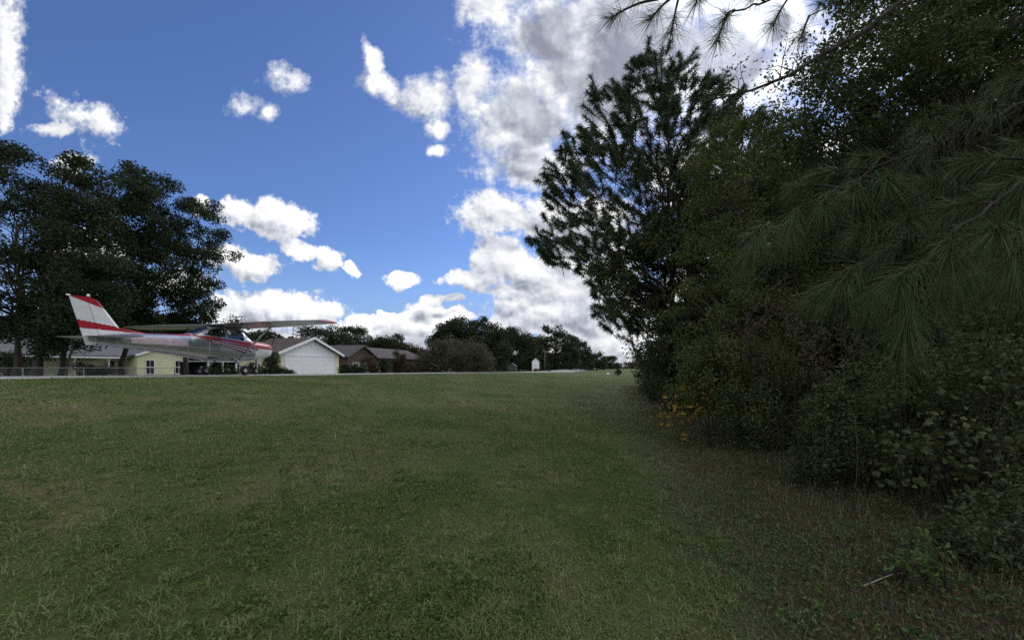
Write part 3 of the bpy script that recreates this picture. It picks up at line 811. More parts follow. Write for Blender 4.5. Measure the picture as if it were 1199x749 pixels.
def window(par, x0, x1, z0, z1, y=0.0, mat='trim', rows=2):
    mb = MB(); w = .07
    mb.box((x0 - w, y - .05, z0 - w), (x0, y + .02, z1 + w)); mb.box((x1, y - .05, z0 - w), (x1 + w, y + .02, z1 + w))
    mb.box((x0, y - .05, z1), (x1, y + .02, z1 + w)); mb.box((x0, y - .06, z0 - w), (x1, y + .02, z0))
    for k in range(1, rows):
        zc = z0 + (z1 - z0) * k / rows; mb.box((x0, y - .035, zc - .035), (x1, y + .01, zc + .035))
    mb.box(((x0 + x1) / 2 - .018, y - .03, z0), ((x0 + x1) / 2 + .018, y - .012, z1))
    f = mb.build('window', M[mat], par)
    mb = MB(); mb.box((x0, y - .012, z0), (x1, y - .006, z1)); mb.build('pane', M['pane'], f)


def gable_box(mb, x0, x1, y0, y1, h, apex, axis='y'):
    """walls with gables; ridge along axis"""
    if axis == 'y':
        xm = (x0 + x1) / 2
        poly = [(x0, 0 - .5), (x1, -.5), (x1, h), (xm, apex), (x0, h)]
        V = [(x, y0, z) for x, z in poly] + [(x, y1, z) for x, z in poly]
    else:
        ym = (y0 + y1) / 2
        poly = [(y0, -.5), (y1, -.5), (y1, h), (ym, apex), (y0, h)]
        V = [(x0, y, z) for y, z in poly] + [(x1, y, z) for y, z in poly]
    Q = [(0, 1, 6, 5), (1, 2, 7, 6), (4, 0, 5, 9)]
    mb.add(V, Q, [(0, 2, 1), (0, 4, 2), (4, 3, 2), (5, 6, 7), (5, 7, 9), (9, 7, 8)])
    return mb


def gable_roof(mb, x0, x1, y0, y1, h, apex, over=.4, axis='y', t=.14):
    def slab(p):
        p = np.array(p, float); n = np.cross(p[1] - p[0], p[3] - p[0]); n /= np.linalg.norm(n)
        if n[2] < 0: n = -n
        V = np.vstack([p + n * .02, p + n * (.02 + t)])
        mb.add(V, [(3, 2, 1, 0), (4, 5, 6, 7), (0, 1, 5, 4), (1, 2, 6, 5), (2, 3, 7, 6), (3, 0, 4, 7)])
    if axis == 'y':
        xm = (x0 + x1) / 2; sl = (apex - h) / (xm - x0)
        slab([(x0 - over, y0 - over, h - over * sl), (xm, y0 - over, apex), (xm, y1 + over, apex), (x0 - over, y1 + over, h - over * sl)])
        slab([(x1 + over, y0 - over, h - over * sl), (xm, y0 - over, apex), (xm, y1 + over, apex), (x1 + over, y1 + over, h - over * sl)])
    else:
        ym = (y0 + y1) / 2; sl = (apex - h) / (ym - y0)
        slab([(x0 - over, y0 - over, h - over * sl), (x0 - over, ym, apex), (x1 + over, ym, apex), (x1 + over, y0 - over, h - over * sl)])
        slab([(x0 - over, y1 + over, h - over * sl), (x0 - over, ym, apex), (x1 + over, ym, apex), (x1 + over, y1 + over, h - over * sl)])
    return mb


def fascia(par, x0, x1, y0, h, apex, over=.4, t=.2, name='bargeboard', mat='trim'):
    xm = (x0 + x1) / 2; sl = (apex - h) / (xm - x0); mb = MB(); y = y0 - over - .035
    for a, b in (((x0 - over, h - over * sl), (xm, apex)), ((x1 + over, h - over * sl), (xm, apex))):
        V = [(a[0], y, a[1] - .06), (b[0], y, b[1] - .06), (b[0], y, b[1] + t), (a[0], y, a[1] + t)]
        V += [(q[0], y + .03, q[2]) for q in V]
        mb.add(V, [(0, 1, 2, 3), (7, 6, 5, 4), (0, 4, 5, 1), (1, 5, 6, 2), (2, 6, 7, 3), (3, 7, 4, 0)])
    mb.build(name, M[mat], par)


M['carpaint'] = mat_noise('dark_car_paint', [(.02, .022, .028), (.03, .032, .04)], 2, .25, .5, coat=.5)
# white garage with its gable to the road
g = house_at('garage', 'white garage with wide closed door and gable facing the road', 326.3, 29.6, 'garage')
Wd = 7.7
hz = EYE - g.location.z
he, ha = hz + 1.35, hz + 2.85
mb = MB(); gable_box(mb, 0, Wd, 0, 4.6, he, ha); wl_ = mb.build('wall', M['cream'], g)
mb = MB(); gable_box(mb, .02, Wd - .02, -.03, -.012, he, ha - .02); mb.build('gable_cladding', M['offwhite'], g)
mb = MB(); gable_roof(mb, 0, Wd, 0, 4.6, he, ha, .42); mb.build('roof', M['brownroof'], g)
fascia(g, 0, Wd, 0, he, ha, .42)
mb = MB(); dz1 = hz + 1.06
for k in range(5):
    z0 = .02 + (dz1 - .02) * k / 5; mb.box((.75, -.07, z0), (Wd - .75, -.036, z0 + (dz1 - .02) / 5 - .006))
mb.build('garage_door', M['offwhite'], g)
mb = MB(); mb.box((.6, -.09, 0), (.74, -.034, dz1 + .14)); mb.box((Wd - .74, -.09, 0), (Wd - .6, -.034, dz1 + .14)); mb.box((.74, -.09, dz1 + .01), (Wd - .74, -.034, dz1 + .14)); mb.build('door_frame', M['trim'], g)
for x0 in (0, Wd - .5):
    mb = MB(); mb.box((x0, -.06, -.3), (x0 + .5, -.032, he - .1)); mb.build('corner_board', M['cream'], g)
mb = MB(); mb.box((Wd / 2 - .22, -.06, he + .75), (Wd / 2 + .22, -.034, he + 1.2)); mb.build('gable_vent', M['trim'], g)
# yellow house: long wing with a low grey roof, gabled room to the road
y_ = house_at('yellow_house', 'pale yellow house with grey roof and two dark sash windows in its gable', 160.5, 64, 'house')
hz = EYE - y_.location.z
W2 = 6.6; he, ha = hz + 1.75, hz + 3.0
mb = MB(); gable_box(mb, 0, W2, 0, 9, he, ha); mb.build('gable_wall', M['yellow'], y_)
mb = MB(); gable_roof(mb, 0, W2, 0, 9, he, ha, .45); mb.build('roof', M['palroof'], y_)
fascia(y_, 0, W2, 0, he, ha, .45)
for x0 in (1.05, 4.75): window(y_, x0, x0 + .95, hz - .9, hz + 1.0)
mb = MB(); gable_box(mb, -13, -.02, 3.2, 12, he - .1, he + 2.0, 'x'); mb.build('wing_wall', M['yellow'], y_)
mb = MB(); gable_roof(mb, -13, -.6, .9, 12.2, he - .25, he + 2.0, .3, 'x'); mb.build('wing_roof', M['palroof'], y_)  # eave carried forward as an added porch, to shade the wing wall
mb = MB(); mb.box((-13.3, .42, he - .55), (-.95, .55, he - .38)); mb.build('gutter', M['trim'], y_)
for x0 in (-12.6, -9.2, -5.9, -2.6):  # posts for the added shading porch
    mb = MB(); mb.box((x0, .95, -.3), (x0 + .14, 1.09, he - .3)); mb.build('added_porch_post', M['trim'], y_)
for x0 in (-1.6, -12.2, -10.4): window(y_, x0, x0 + .9, hz - .7, hz + .9, 3.2)
mb = MB(); mb.box((-8.6, 3.12, -.3), (-7.6, 3.19, hz + .9)); mb.build('door', M['dark'], y_)
# carport beside it, with a dark car underneath
cp = house_at('carport', 'open carport with white fascia and posts under the aircraft belly', 243, 43, 'carport')
hz = EYE - cp.location.z
mb = MB(); mb.box((0, 0, hz + .62), (3.6, 4, hz + .74)); mb.build('roof', M['trim'], cp)
for x in (.12, 1.7, 3.3):
    mb = MB(); mb.box((x, .1, -.3), (x + .16, .26, hz + .62)); mb.build('post', M['trim'], cp)
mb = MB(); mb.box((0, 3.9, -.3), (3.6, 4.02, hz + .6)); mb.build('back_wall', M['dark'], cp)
window(cp, 2.2, 2.9, hz - .7, hz + .2, 3.9, rows=1)


def car(label, px, u, rz, paint):
    x, y = on_line(px, u)
    c = empty('parked_car', (x, y, Hs(x, y)), label, 'car', None, rz)
    prof = [(-2.2, .35), (-2.25, .7), (-2.1, .95), (-1.5, 1.0), (-.85, 1.42), (.65, 1.45), (1.25, 1.02), (2.1, .88), (2.25, .6), (2.2, .35)]
    n = len(prof); rows = []
    for yv, k in ((-.88, .93), (-.80, 1.0), (0, 1.03), (.80, 1.0), (.88, .93)):
        rows.append([(a * (1 if z < 1 else .97), yv * (1 if z < 1.02 else .82), .35 + (z - .35) * k) for a, z in prof])
    mb = MB(); G = np.array(rows); mb.grid(np.concatenate([G, G[:, :1]], 1))
    for q in (0, 4): mb.add(G[q], Tr=[(0, i, i + 1) for i in range(1, n - 1)])
    mb.build('body', paint, c, True)
    mb = MB()
    for s in (-1, 1):
        mb.add([(-1.3, s * .815, 1.03), (1.05, s * .815, 1.05), (.6, s * .735, 1.36), (-.8, s * .735, 1.35)], [(0, 1, 2, 3)])
    mb.add([(-1.5, -.62, 1.04), (-1.5, .62, 1.04), (-.92, .56, 1.40), (-.92, -.56, 1.40)], [(0, 1, 2, 3)])
    mb.build('car_window', M['pane'], c)
    for a in (-1.35, 1.4):
        for s in (-.8, .8):
            mb = MB(); mb.tube([(a, s - .1, .32), (a, s + .1, .32)], .32, 18); wv = mb.build('wheel', M['rubber'], c)
            mb = MB(); mb.tube([(a, s - .11, .32), (a, s + .11, .32)], .19, 14); mb.build('rim', M['metal'], wv)
    return c


car('dark car parked under the open carport', 243, 45.4, HRZ + pi / 2, M['carpaint'])
# brown brick house with front gable
b = house_at('brick_house', 'brown brick house with grey brown roof and front gable behind shrubs', 407, 40, 'house')
hz = EYE - b.location.z
he = hz + 1.75
mb = MB(); gable_box(mb, 0, 7, 0, 8, he, he + 1.75); mb.build('gable_wall', M['brick'], b)
mb = MB(); gable_roof(mb, 0, 7, 0, 8, he, he + 1.75, .4); mb.build('gable_roof', M['shingle'], b)
fascia(b, 0, 7, 0, he, he + 1.75, .4, .08, mat='wood')
mb = MB(); gable_box(mb, 7.02, 26, 1.2, 10, he, he + 1.9, 'x'); mb.build('wall', M['brick'], b)
mb = MB(); gable_roof(mb, 5.0, 26, 1.2, 10, he, he + 1.9, .5, 'x'); mb.build('roof', M['shingle'], b)
mb = MB(); mb.box((13.5, .9, -.3), (15.3, 1.19, he)); mb.build('brick_pillar', M['brick'], b)
window(b, 1.2, 2.6, hz - .7, hz + .7); window(b, 3.9, 5.3, hz - .7, hz + .7); window(b, 9, 11, hz - .6, hz + .7, 1.2); window(b, 11.4, 12.6, hz - .6, hz + .7, 1.2)
mb = MB(); mb.box((17, 1.1, -.3), (18, 1.17, hz + .75)); d_ = mb.build('door', M['trim'], b)
mb = MB(); mb.box((17.12, 1.06, .9), (17.2, 1.1, 1.0)); mb.build('handle', M['metal'], d_)
# grey house and its open dark garage farther on
b2 = house_at('grey_house', 'low grey house with pale eaves and an open dark garage', 470, 47, 'house')
hz = EYE - b2.location.z; he = hz + 1.05
mb = MB(); gable_box(mb, 0, 9, 0, 9, he, he + 2.1, 'x'); mb.build('wall', M['wood'], b2)
mb = MB(); gable_roof(mb, 0, 9, 0, 9, he, he + 2.1, .5, 'x'); mb.build('roof', M['shingle'], b2)
mb = MB(); mb.box((-.5, -.55, he - .32), (9.5, -.5, he - .05)); mb.build('eaves_board', M['trim'], b2)
mb = MB(); gable_box(mb, 3.4, 6.4, -.6, 2, he + .25, he + 1.2); mb.build('dormer_wall', M['cream'], b2)
mb = MB(); gable_roof(mb, 3.4, 6.4, -.6, 3, he + .25, he + 1.2, .3); mb.build('dormer_roof', M['shingle'], b2)
window(b2, 1.5, 3.0, hz - .7, hz + .5); window(b2, 5.6, 7.0, hz - .7, hz + .5)
mb = MB(); mb.box((9.5, -.3, he - .35), (18.5, 6, he - .15)); mb.build('carport_roof', M['wood'], b2)
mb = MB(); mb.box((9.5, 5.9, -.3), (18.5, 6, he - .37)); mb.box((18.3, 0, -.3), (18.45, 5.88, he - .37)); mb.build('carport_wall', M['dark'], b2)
for x in (9.7, 14, 18): 
    mb = MB(); mb.box((x, -.2, -.3), (x + .18, -.02, he - .36)); mb.build('carport_post', M['wood'], b2)
car('dark car in the shade of the grey house carport', 497, 48.5, HRZ + pi / 2, M['carpaint'])
# small sheds among the far oaks
def shed(name, label, px, u, wd, dp, h, ap, wall, roof):
    o = house_at(name, label, px, u, 'shed'); o.rotation_euler = (0, 0, -.1); hz = EYE - o.location.z
    mb = MB(); gable_box(mb, 0, wd, 0, dp, h, ap); mb.build('wall', M[wall], o)
    mb = MB(); gable_roof(mb, 0, wd, 0, dp, h, ap, .12, t=.06); mb.build('roof', M[roof], o)
    mb = MB(); mb.box((wd * .3, -.05, .05), (wd * .7, -.012, h * .85)); d = mb.build('door', M[wall], o)
    mb = MB(); mb.box((wd * .62, -.08, h * .42), (wd * .66, -.05, h * .5)); mb.build('handle', M['metal'], d)
    return o
shed('garden_shed', 'small white gabled shed standing in front of the dark far oaks', 623, 23, 1.9, 2.4, 2.6, 3.5, 'offwhite', 'trim')
shed('garden_shed', 'low grey shed with pale roof edge left of the white shed', 594, 27, 2.2, 3.0, 1.3, 2.2, 'shingle', 'palroof')
# utility pole
x, y = on_line(638, 24)
up_ = empty('utility_pole', (x, y, Hs(x, y)), 'thin wooden utility pole just right of the white shed', 'pole')
mb = MB(); mb.tube([(0, 0, -.3), (0, 0, 7.2)], [.11, .08], 8); mb.build('pole', M['wood'], up_, True)
mb = MB(); mb.box((-.8, -.05, 6.6), (.8, .05, 6.72)); mb.build('crossarm', M['wood'], up_)
# chain-link fence along the yards
fx0, fx1 = -34, 37.0
UF = 36.5
a = np.array(US(UF, fx0)); fn = empty('chain_link_fence', (a[0], a[1], Hs(*a)), 'grey chain link fence in front of the oaks and yellow house', 'fence', None, HRZ)
zf = EYE - .03
ln_ = 66 if False else 58
zb = [Hs(*US(UF, fx0 + x)) for x in range(0, ln_ + 1)]
fz0 = fn.location.z
mb = MB(); mb.tube([(x, 0, zf - fz0) for x in (0, ln_ / 2, ln_)], .028, 6); mb.build('top_rail', M['fence'], fn)
for x in np.arange(0, ln_ + .1, 2.9):
    z0 = Hs(*US(UF, fx0 + x)) - fz0
    mb = MB(); mb.tube([(x, 0, z0 - .2), (x, 0, zf - fz0 + .04)], .034, 6); mb.build('post', M['fence'], fn)
Vw = []; step = .11; hgt = 1.25
for sg in (1, -1):
    xs = np.arange(0, ln_ - hgt, step)
    xa = xs if sg > 0 else xs + hgt
    z1 = zf - fz0 - .02; z0 = z1 - hgt
    w_ = .004
    Vw.append(np.stack([np.stack([xa - w_, 0 * xa + .01 * sg, 0 * xa + z0], 1), np.stack([xa + w_, 0 * xa + .01 * sg, 0 * xa + z0], 1), np.stack([xa + sg * hgt + w_, 0 * xa + .01 * sg, 0 * xa + z1], 1), np.stack([xa + sg * hgt - w_, 0 * xa + .01 * sg, 0 * xa + z1], 1)], 1).reshape(-1, 3))
Vw = np.concatenate(Vw); mesh('wire_mesh', Vw, np.arange(len(Vw)).reshape(-1, 4), None, M['fence'], None, False, fn)
# white object on the far grass
x, y = (712 - CX) / F * 70, 70
st_ = empty('marker_stone', (x, y, Hs(x, y)), 'small white block lying on the far grass near the road end', 'marker')
mb = MB(); mb.tube([(-.22, 0, .02), (-.2, 0, .12), (0, .02, .2), (.2, 0, .13), (.24, 0, .02)], [.1, .16, .2, .15, .08], 8); mb.build('block', M['trim'], st_, True)
# ------------------------------------------------------------------ the edge of the wood on the right
r2 = np.random.default_rng(23)


def pine(name, label, px, Y, poly, depth, nsh, per, top_px, r0, nl, nw, lean_px=None, group=None, barkmat=None, shoot=.75, r=r2):
    base = ground_pt(px, Y)
    tips = crown_points(poly, Y, depth, nsh, r, edge=.4)
    top = P(top_px[0], top_px[1], Y)
    root = empty(name, base, label, 'tree', group)
    sp, sr = spine_of(base - [0, 0, .2], top, r0, r=r, wob=.06, n=16)
    mb = MB(); mb.tube(sp, sr, 10)
    limb_tubes(mb, sp, sr * .7, tips, r, rt=.006, rise=-.25, every=4, sides=4)
    axis = np.stack([np.interp(tips[:, 2], sp[:, 2], sp[:, k]) for k in (0, 1)], 1)
    d = np.zeros_like(tips); d[:, :2] = tips[:, :2] - axis
    d[:, :2] /= np.linalg.norm(d[:, :2], axis=1)[:, None] + 1e-6
    d[:, 2] = 1.0; d += r.normal(0, .5, d.shape); d /= np.linalg.norm(d, axis=1)[:, None]
    ls = r.uniform(.6, 1.25, nsh) * shoot
    for t, q, l in zip(tips, d, ls):
        mb.tube([t - q * l * .6, t, t + q * l], [.016, .012, .006], 4, cap=False)
    o = mb.build('trunk', barkmat or M['pinebark'], root, True); shift(o, base)
    n = nsh * per
    f = r.uniform(0, 1, n); k = np.repeat(np.arange(nsh), per)
    rootp = tips[k] + d[k] * (ls[k] * f)[:, None]
    nd_ = d[k] * .85 + unit(n, r) * .95; nd_ /= np.linalg.norm(nd_, axis=1)[:, None]
    V, Q = needle_strips(rootp, nd_, r.uniform(.6, 1.25, n) * nl, nw, .22, r, 2)
    o = mesh('needles', V, Q, None, M['needlefar'], None, False, root); shift(o, base)
    return root


GP = 'pines at the edge of the wood'
pine('pine_tree', 'tall pine at the left tip of the wood with pointed shoots against the cloud', 786, 15.5,
     [(770, 56), (748, 66), (738, 100), (716, 104), (700, 100), (694, 150), (664, 160), (652, 200), (640, 218), (646, 250), (620, 286), (640, 308), (690, 330), (700, 372), (722, 400), (740, 410), (800, 330), (850, 250), (862, 120), (832, 98), (800, 70)],
     3.0, 880, 240, (782, 75), .12, .2, .0062, group=GP, shoot=.6)
pine('pine_tree', 'second pine rising just behind and to the right of the tall one', 868, 19,
     [(815, 150), (842, 140), (872, 128), (900, 150), (930, 200), (920, 320), (800, 330), (790, 220)], 3, 420, 210, (872, 135), .15, .2, .0078, group=GP, shoot=.6)


def hardwood(name, label, px, Y, poly, depth, ncl, per, size, crad, r0, top_px, mat, group=None, every=1, cat='tree', flat=.6, droop=.35, aspect=.5, base=None):
    cl = crown_points(poly, Y, depth, ncl, r2)
    b = ground_pt(px, Y) if base is None else np.array([base[0], base[1], Hs(*base)])
    return leafy_tree(name, label, cat, b, P(top_px[0], top_px[1], Y), r0, cl, r2.uniform(.6, 1.35, ncl) * crad, per, None, size, mat, M['bark'], group, flat=flat, every=every, r=r2, rt=.008, droop=droop, aspect=aspect, wob=.3)


GH = 'hardwoods at the edge of the wood'
hardwood('hardwood_tree', 'dense dark hardwood under the tall pine at the left tip of the wood', 800, 14, [(688, 322), (722, 300), (745, 262), (790, 222), (850, 205), (900, 240), (905, 430), (850, 470), (765, 448), (748, 432), (738, 400), (704, 372), (712, 350)], 3, 230, 170, .115, .5, .16, (800, 250), M['darkleaf'], GH, every=2)
hardwood('hardwood_tree', 'yellow green small leaved hardwood in the middle of the wood edge', 872, 8.6, [(802, 190), (826, 160), (862, 140), (915, 128), (958, 165), (950, 330), (930, 430), (862, 470), (800, 445), (786, 400), (800, 310), (808, 220)], 1.7, 230, 150, .062, .34, .09, (880, 190), M['limeleaf'], GH, every=2)
hardwood('hardwood_tree', 'hardwood canopy with bright sky showing through over the top right corner', 1120, 7.4, [(990, -60), (1320, -90), (1330, 240), (1160, 235), (1060, 205), (985, 175), (925, 150), (938, 100), (968, 40)], 2.2, 420, 150, .08, .38, .13, (1110, 20), M['hardleaf'], GH, every=2)
hardwood('hardwood_tree', 'dark hardwood behind the drooping pine needles', 985, 10, [(880, 180), (930, 130), (1000, 140), (1060, 190), (1080, 330), (1060, 470), (930, 480), (880, 440), (870, 300)], 2.2, 230, 170, .10, .5, .14, (985, 150), M['darkleaf'], GH, every=2)
hardwood('hardwood_tree', 'dark hardwood filling the right edge of the photo', 1160, 8.5, [(1040, 200), (1110, 180), (1340, 170), (1360, 520), (1200, 540), (1060, 500), (1030, 330)], 2.2, 260, 170, .10, .5, .14, (1170, 190), M['darkleaf'], GH, every=2)
# the wood goes on behind: copies of one dense tree with foliage to the ground
b0 = np.array([16.0, 24.0]); zb0 = Hs(*b0)
cl = np.array([b0[0], b0[1], zb0]) + np.stack([r2.normal(0, 1.9, 240), r2.normal(0, 1.9, 240), r2.uniform(.3, 13.5, 240)], 1)
proto = leafy_tree('wood_tree', 'deep wood tree behind the tall pine', 'tree', np.array([b0[0], b0[1], zb0]), np.array([b0[0], b0[1], zb0 + 13]), .2, cl, r2.uniform(.7, 1.2, 240) * .95, 120, None, .2, M['darkleaf'], M['bark'], 'trees deeper in the wood', every=3, r=r2)
WL = ['deep wood tree behind the yellow green hardwood', 'deep wood tree behind the second pine', 'deep wood tree behind the dark middle hardwood', 'deep wood tree farther back behind the middle hardwood', 'deep wood tree behind the drooping needles',
      'deep wood tree behind the top right canopy', 'deep wood tree behind the right edge of the photo', 'deep wood tree farther back along the wood edge past the tall pine', 'deep wood tree at the far end of the wood edge', 'deep wood tree nearest the camera on the right, behind the vine leaves', 'last deep wood tree before the far bush']
for lab, (x, y), sc_k in zip(WL, ((11.5, 15.5), (12.0, 19.5), (11.5, 12.0), (16, 16.5), (14.5, 11.5), (10.5, 8.8), (14.5, 7.6), (16.6, 34), (23.5, 55), (10.4, 5.2), (32, 82)), (.75, .85, .62, .8, .7, .62, .66, .8, .8, .5, .8)):
    copy_thing(proto, (x, y, Hs(x, y)), r2.uniform(0, 6.28), lab, sc_k)

GS = 'shrubs at the foot of the wood'


def wshrub(label, px, Y, poly, depth, ncl, per, size, crad, mat, name='shrub', every=2, broad=False):
    base = ground_pt(px, Y)
    cl = crown_points(poly, Y, depth, ncl, r2)
    cl[:, 2] = np.maximum(cl[:, 2], H(cl[:, 0], cl[:, 1]) + .03)
    root = empty(name, base, label, 'shrub', GS)
    mb = MB()
    for t in cl[::every]:
        b_ = np.array([t[0] * .35 + base[0] * .65, t[1] * .35 + base[1] * .65, 0]); b_[:2] += r2.normal(0, .12, 2); b_[2] = Hs(b_[0], b_[1]) - .03
        mid = b_ * .5 + t * .5 + [0, 0, .3 * max(.1, t[2] - b_[2])] + r2.normal(0, .06, 3)
        mb.tube(bez(b_, mid, t, 7), np.linspace(.008 + .002 * Y / 4, .003, 7), 4, cap=False)
    o = mb.build('stems', M['twig'], root, True); shift(o, base)
    n = ncl * per
    c = np.repeat(cl, per, 0) + unit(n, r2) * (r2.uniform(0, 1, n) ** .5)[:, None] * np.repeat(r2.uniform(.6, 1.3, ncl) * crad, per)[:, None]
    c[:, 2] = np.maximum(c[:, 2], H(c[:, 0], c[:, 1]) + .02)
    if broad:
        V, Tr = broad_leaves(c, r2.uniform(.5, 1.3, n) * size, r2); o = mesh('foliage', V, None, Tr, mat, None, False, root)
    else:
        V, Q = leaf_cards(c, r2.uniform(.6, 1.4, n) * size, .55, .3, r2); o = mesh('foliage', V, Q, None, mat, None, False, root)
    shift(o, base)
    return root


wshrub('dark shrub at the far left foot of the wood, below the tall pine', 765, 24, [(741, 446), (742, 420), (756, 408), (790, 410), (800, 450), (795, 468), (762, 462)], 1.2, 70, 110, .1, .4, M['darkleaf'])
wshrub('grey green shrub below the dense dark hardwood', 795, 13.5, [(752, 470), (756, 432), (790, 415), (840, 430), (850, 480), (800, 486), (770, 480)], 1.0, 90, 120, .075, .3, M['darkleaf'])
wshrub('shrub with golden orange leaves hanging over the rough grass', 850, 7.6, [(764, 494), (790, 462), (830, 436), (884, 440), (900, 486), (860, 492), (820, 484), (806, 516), (794, 514), (796, 488), (776, 500)], .8, 46, 6, .10, .26, M['goldleaf'], every=4)
wshrub('lime green shrub just above the golden leaves', 850, 8.2, [(780, 455), (800, 410), (850, 385), (930, 390), (930, 470), (860, 490), (800, 480)], .9, 110, 70, .06, .26, M['limeleaf'], every=6)
wshrub('dark shrub right of the golden leaved one', 900, 7.2, [(838, 510), (845, 450), (880, 425), (950, 430), (990, 470), (990, 532), (930, 540), (880, 532)], .9, 150, 120, .055, .22, M['darkleaf'], every=6)
wshrub('shrub with dull red and purple leaves in the shade', 930, 6.6, [(842, 440), (862, 395), (888, 352), (940, 345), (1010, 380), (1030, 440), (960, 450), (900, 430)], .8, 60, 36, .055, .22, M['redleaf'], every=9)
wshrub('dark shrub below the drooping needle fans', 1010, 5.2, [(930, 555), (945, 470), (990, 430), (1060, 430), (1080, 500), (1080, 580), (1000, 580)], .7, 140, 110, .045, .18, M['darkleaf'], every=6)
wshrub('tangle of broad vine leaves at the right edge', 1130, 4.0, [(1022, 570), (1040, 520), (1075, 505), (1090, 460), (1140, 445), (1165, 415), (1290, 390), (1290, 620), (1190, 585), (1120, 602), (1080, 570)], .7, 170, 13, .068, .24, M['vineleaf'], 'vine_tangle', broad=True, every=4)
wshrub('dark undergrowth shrub behind the vine leaves', 1150, 4.9, [(1030, 570), (1040, 450), (1120, 410), (1280, 380), (1300, 600), (1160, 600)], .6, 150, 120, .05, .2, M['darkleaf'])
wshrub('low dark leafy undergrowth in the bottom right corner', 1180, 3.1, [(1090, 640), (1120, 590), (1180, 560), (1270, 530), (1290, 700), (1200, 700), (1140, 680)], .4, 90, 60, .04, .14, M['darkleaf'])
wshrub('small bright green broad leaved weed on the rough grass', 1075, 2.75, [(1036, 650), (1050, 625), (1085, 618), (1105, 640), (1110, 680), (1070, 690), (1040, 672)], .2, 30, 9, .045, .06, M['weedleaf'], 'weed')
wshrub('young leafy sapling with olive leaves above the vine tangle', 1090, 4.4, [(1020, 480), (1035, 420), (1100, 395), (1180, 400), (1200, 450), (1120, 480)], .5, 60, 40, .05, .18, M['hardleaf'])

# near pine: trunk outside the frame on the right, boughs reaching in
nb = np.array([4.3, 1.5]); nbz = Hs(*nb)
np_ = empty('pine_tree', (nb[0], nb[1], nbz), 'nearest pine, its long drooping needles filling the right of the photo', 'tree', GP)
base = np.array([nb[0], nb[1], nbz])
sp, sr = spine_of(base - [0, 0, .2], base + np.array([.3, .2, 11.5]), .16, n=18, wob=.03, r=r2)
mb = MB(); mb.tube(sp, sr, 12); mb.build('trunk', M['pinebark'], np_, True)
shift(bpy.data.objects[np_.children[0].name], base)
TUFT = [  # photo direction, distance, fan size
    (1052, 330, 1.95, 1), (1060, 385, 2.0, .95), (985, 330, 2.25, 1), (955, 345, 2.5, .95), (1110, 300, 1.9, 1), (1165, 270, 1.8, 1), (1190, 300, 1.8, 1), (1185, 330, 2.0, .95), (1140, 330, 2.2, 1), (885, 275, 2.7, .95), (925, 265, 2.7, 1),
    (965, 240, 2.6, 1), (1000, 225, 2.5, 1), (1040, 210, 2.4, 1), (1010, 270, 2.3, 1), (1090, 215, 2.3, 1), (1130, 190, 2.2, 1), (1175, 210, 2.2, 1), (1195, 170, 2.2, .9), (1060, 260, 2.2, 1), (1110, 245, 2.1, 1), (930, 220, 2.9, .9), (870, 305, 3.0, .9), (1030, 300, 2.5, .9), (1085, 170, 2.6, .9), (1080, 150, 2.5, .9), (1130, 130, 2.5, .9), (1010, 185, 2.65, .9), (1160, 125, 2.45, .9), (1180, 95, 2.6, .85), (955, 205, 2.8, .85), (1195, 235, 2.0, 1), (1150, 235, 2.1, 1), (1100, 350, 2.3, .9), (1020, 355, 2.4, .9), (1215, 240, 2.0, 1), (1230, 330, 1.9, 1)]
TOP = [(762, 8, 2.3, .62), (786, 24, 2.35, .6), (716, 6, 2.25, .55), (840, 34, 2.45, .66), (850, 6, 2.3, .6), (815, -12, 2.25, .6), (905, 14, 2.5, .62), (938, 30, 2.6, .6), (880, -20, 2.4, .6), (745, -25, 2.2, .6), (960, -10, 2.5, .6)]
BOUGH = [[(1330, 60, 2.6), (1180, 130, 2.5), (1030, 195, 2.6), (900, 262, 2.75)], [(1330, 120, 2.2), (1190, 215, 2.0), (1110, 280, 1.95), (1055, 322, 1.95)], [(1330, 150, 2.4), (1170, 225, 2.3), (1060, 280, 2.3), (990, 322, 2.25)], [(1330, 200, 2.0), (1250, 245, 1.9), (1190, 290, 1.85)],
         [(1150, -130, 2.5), (980, -30, 2.5), (900, 0, 2.45), (845, 22, 2.45)], [(1100, -170, 2.4), (900, -70, 2.3), (800, -10, 2.3), (765, 2, 2.3)], [(1180, -120, 2.6), (1050, -40, 2.6), (950, 18, 2.6)]]
mbw = MB(); NV = []; nrm = []
hub1 = P(1330, 120, 2.2); hub2 = P(1080, -190, 2.4)
